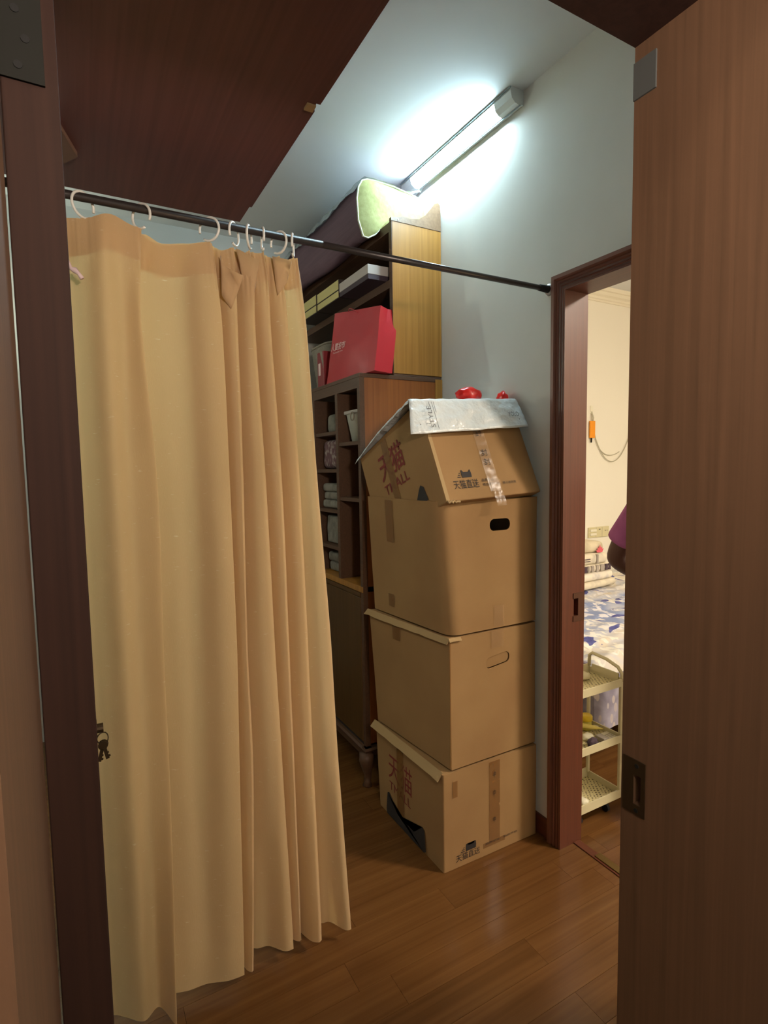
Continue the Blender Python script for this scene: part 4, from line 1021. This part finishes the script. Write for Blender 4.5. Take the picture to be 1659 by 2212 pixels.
for k in range(5): obj('bar_print', bx(1.797, 1.835, 1.403+.009*k, 1.406+.009*k, .3126, .3132), 'stripe_grey', lb)
tag(obj('small_tray', bx(1.752, 1.784, 1.402, 1.446, .305, .326, bev=.003), 'stripe_grey'), 'small grey brown box in the middle tray, near its front rim', 'box')
blob('cloth_ball', 'dark maroon round pouch at the left of the middle tray', (1.700, 1.414, .322), .026, .014, .018, 'stripe_dark', 4, 'pouch')
blob('paper_wad', 'crumpled whitish paper on the middle tray', (1.728, 1.462, .318), .026, .020, .013, 'paper_white', 6, 'paper')
blob('paper_wad', 'crumpled pale packet on the top tray of the cart', (1.745, 1.505, .550), .034, .024, .014, 'cart_plastic', 11, 'packet')
blob('paper_wad', 'crumpled whitish bag on the bottom tray of the cart', (1.655, 1.418, .092), .022, .022, .015, 'paper_white', 13, 'packet')

# ------------------------------------------------------------------ person standing in the bedroom, mostly hidden by the door frame
PXc, PYc = 2.02, 1.22
pn = thing('person', 'person in a purple short-sleeved shirt, elbow showing in the bedroom doorway', 'person', (PXc, PYc, 0))
def skinned(name, verts, edges, root, m, parent, sub=2):
    me = bpy.data.meshes.new(name); me.from_pydata([v[:3] for v in verts], edges, [])
    o = bpy.data.objects.new(name, me); link(o, parent)
    md = o.modifiers.new('skin', 'SKIN'); md.use_smooth_shade = True
    for i, v in enumerate(verts):
        sv = me.skin_vertices[0].data[i]; sv.radius = v[3] if isinstance(v[3], tuple) else (v[3], v[3]); sv.use_root = i == root
    ms = o.modifiers.new('sub', 'SUBSURF'); ms.levels = sub; ms.render_levels = sub
    bake(o); o.data.materials.clear(); o.data.materials.append(M(m))
    for p in o.data.polygons: p.use_smooth = True
    return o
def PP(x, y, z): return (PXc+x, PYc+y, z)   # faces +X; its left arm is at +Y
V = [PP(0, 0, .90)+((.085, .125),), PP(0, 0, 1.05)+((.075, .11),), PP(.005, 0, 1.20)+((.085, .13),), PP(0, 0, 1.32)+((.07, .12),), PP(0, 0, 1.385)+(.056,), PP(.008, 0, 1.44)+(.046,),
     PP(.015, 0, 1.505)+((.082, .068),), PP(.012, 0, 1.565)+((.078, .068),),
     PP(0, .16, 1.325)+(.055,), PP(-.005, .262, 1.16)+(.048,), PP(-.02, .350, 1.000)+(.046,), PP(.05, .30, .950)+(.044,), PP(.10, .20, .945)+(.030,), PP(.115, .165, .94)+(.030,),
     PP(0, -.16, 1.325)+(.055,), PP(0, -.215, 1.16)+(.044,), PP(0, -.235, 1.03)+(.038,), PP(.06, -.235, .90)+(.032,), PP(.11, -.225, .80)+(.026,), PP(.125, -.225, .76)+(.028,),
     PP(0, .085, .82)+(.088,), PP(.01, .095, .48)+(.058,), PP(-.015, .10, .28)+(.054,), PP(-.02, .10, .08)+(.036,), PP(.06, .11, .035)+(.033,), PP(.13, .115, .028)+(.028,),
     PP(0, -.085, .82)+(.088,), PP(.01, -.095, .48)+(.058,), PP(-.015, -.10, .28)+(.054,), PP(-.02, -.10, .08)+(.036,), PP(.06, -.11, .035)+(.033,), PP(.13, -.115, .028)+(.028,)]
Ed = [(0, 1), (1, 2), (2, 3), (3, 4), (4, 5), (5, 6), (6, 7), (3, 8), (8, 9), (9, 10), (10, 11), (11, 12), (12, 13), (3, 14), (14, 15), (15, 16), (16, 17), (17, 18), (18, 19), (0, 20), (20, 21), (21, 22), (22, 23), (23, 24), (24, 25), (0, 26), (26, 27), (27, 28), (28, 29), (29, 30), (30, 31)]
skinned('body', V, Ed, 0, 'skin', pn)
for hand, (hx_, hy, hz), dr in (('l', (.12, .16, .935), Vector((.75, -.25, -.6))), ('r', (.128, -.225, .748), Vector((.15, 0, -1)))):
    dr.normalize(); sd = dr.cross(Vector((1, 0, .2))).normalized()
    for k in range(4):
        L_ = (.030, .034, .032, .025)[k]; b0 = Vector(PP(hx_, hy, hz))+sd*(k-1.5)*.017+dr*.012
        skinned('finger', [tuple(b0)+(.0085,), tuple(b0+dr*L_)+(.008,), tuple(b0+dr*L_*1.7+Vector((.006, 0, 0)))+(.007,), tuple(b0+dr*L_*2.2+Vector((.014, 0, 0)))+(.006,)], [(0, 1), (1, 2), (2, 3)], 0, 'skin', pn, 1)
    b0 = Vector(PP(hx_, hy, hz))-sd*.026
    skinned('thumb', [tuple(b0)+(.010,), tuple(b0-sd*.016+dr*.020)+(.009,), tuple(b0-sd*.018+dr*.045)+(.007,)], [(0, 1), (1, 2)], 0, 'skin', pn, 1)
SV = [PP(0, 0, .815)+((.115, .165),), PP(0, 0, .96)+((.108, .150),), PP(.005, 0, 1.20)+((.105, .150),), PP(0, 0, 1.325)+((.085, .135),), PP(0, 0, 1.385)+(.068,),
      PP(0, .165, 1.318)+(.066,), PP(-.004, .262, 1.165)+(.066,), PP(-.012, .305, 1.09)+(.068,), PP(-.014, .322, 1.062)+(.070,), PP(0, -.165, 1.318)+(.066,), PP(0, -.215, 1.17)+(.060,), PP(0, -.225, 1.11)+(.062,)]
skinned('shirt', SV, [(0, 1), (1, 2), (2, 3), (3, 4), (3, 5), (5, 6), (6, 7), (7, 8), (3, 9), (9, 10), (10, 11)], 0, 'shirt_purple', pn)
TV = [PP(0, 0, .91)+((.098, .135),), PP(0, .085, .78)+(.092,), PP(.01, .095, .48)+(.074,), PP(-.012, .10, .12)+(.062,), PP(0, -.085, .78)+(.092,), PP(.01, -.095, .48)+(.074,), PP(-.012, -.10, .12)+(.062,), PP(0, 0, 1.0)+((.092, .125),)]
skinned('trousers', TV, [(0, 7), (0, 1), (1, 2), (2, 3), (0, 4), (4, 5), (5, 6)], 0, 'trousers', pn)
def ell(name, c, s, m, sub=3, cut=None):
    bm = nb(); bmesh.ops.create_icosphere(bm, subdivisions=sub, radius=1)
    for v in bm.verts: v.co = Vector((v.co.x*s[0], v.co.y*s[1], v.co.z*s[2]))+Vector(c)
    if cut: bmesh.ops.delete(bm, geom=[v for v in bm.verts if cut(v.co)], context='VERTS')
    return obj(name, bm, m, pn, True)
hc = PP(-.004, 0, 1.553)
hr = ell('hair', hc, (.098, .084, .100), 'hair', 4, lambda p: (p.x > hc[0]+.035 and p.z < hc[2]+.045) or p.z < hc[2]-.075)
for v in hr.data.vertices: v.co += v.normal*.007*noise.noise(Vector((v.co.x*40, v.co.y*40, v.co.z*14)))
for s in (-1, 1):
    ell('eye', PP(.088, s*.030, 1.535), (.010, .012, .008), 'eye_white', 2); ell('pupil', PP(.096, s*.030, 1.535), (.004, .005, .005), 'hair', 2)
    ell('ear', PP(.005, s*.078, 1.530), (.018, .008, .028), 'skin', 2)
ell('nose', PP(.100, 0, 1.510), (.016, .013, .022), 'skin', 2); ell('mouth', PP(.090, 0, 1.472), (.008, .022, .006), 'lips', 2)
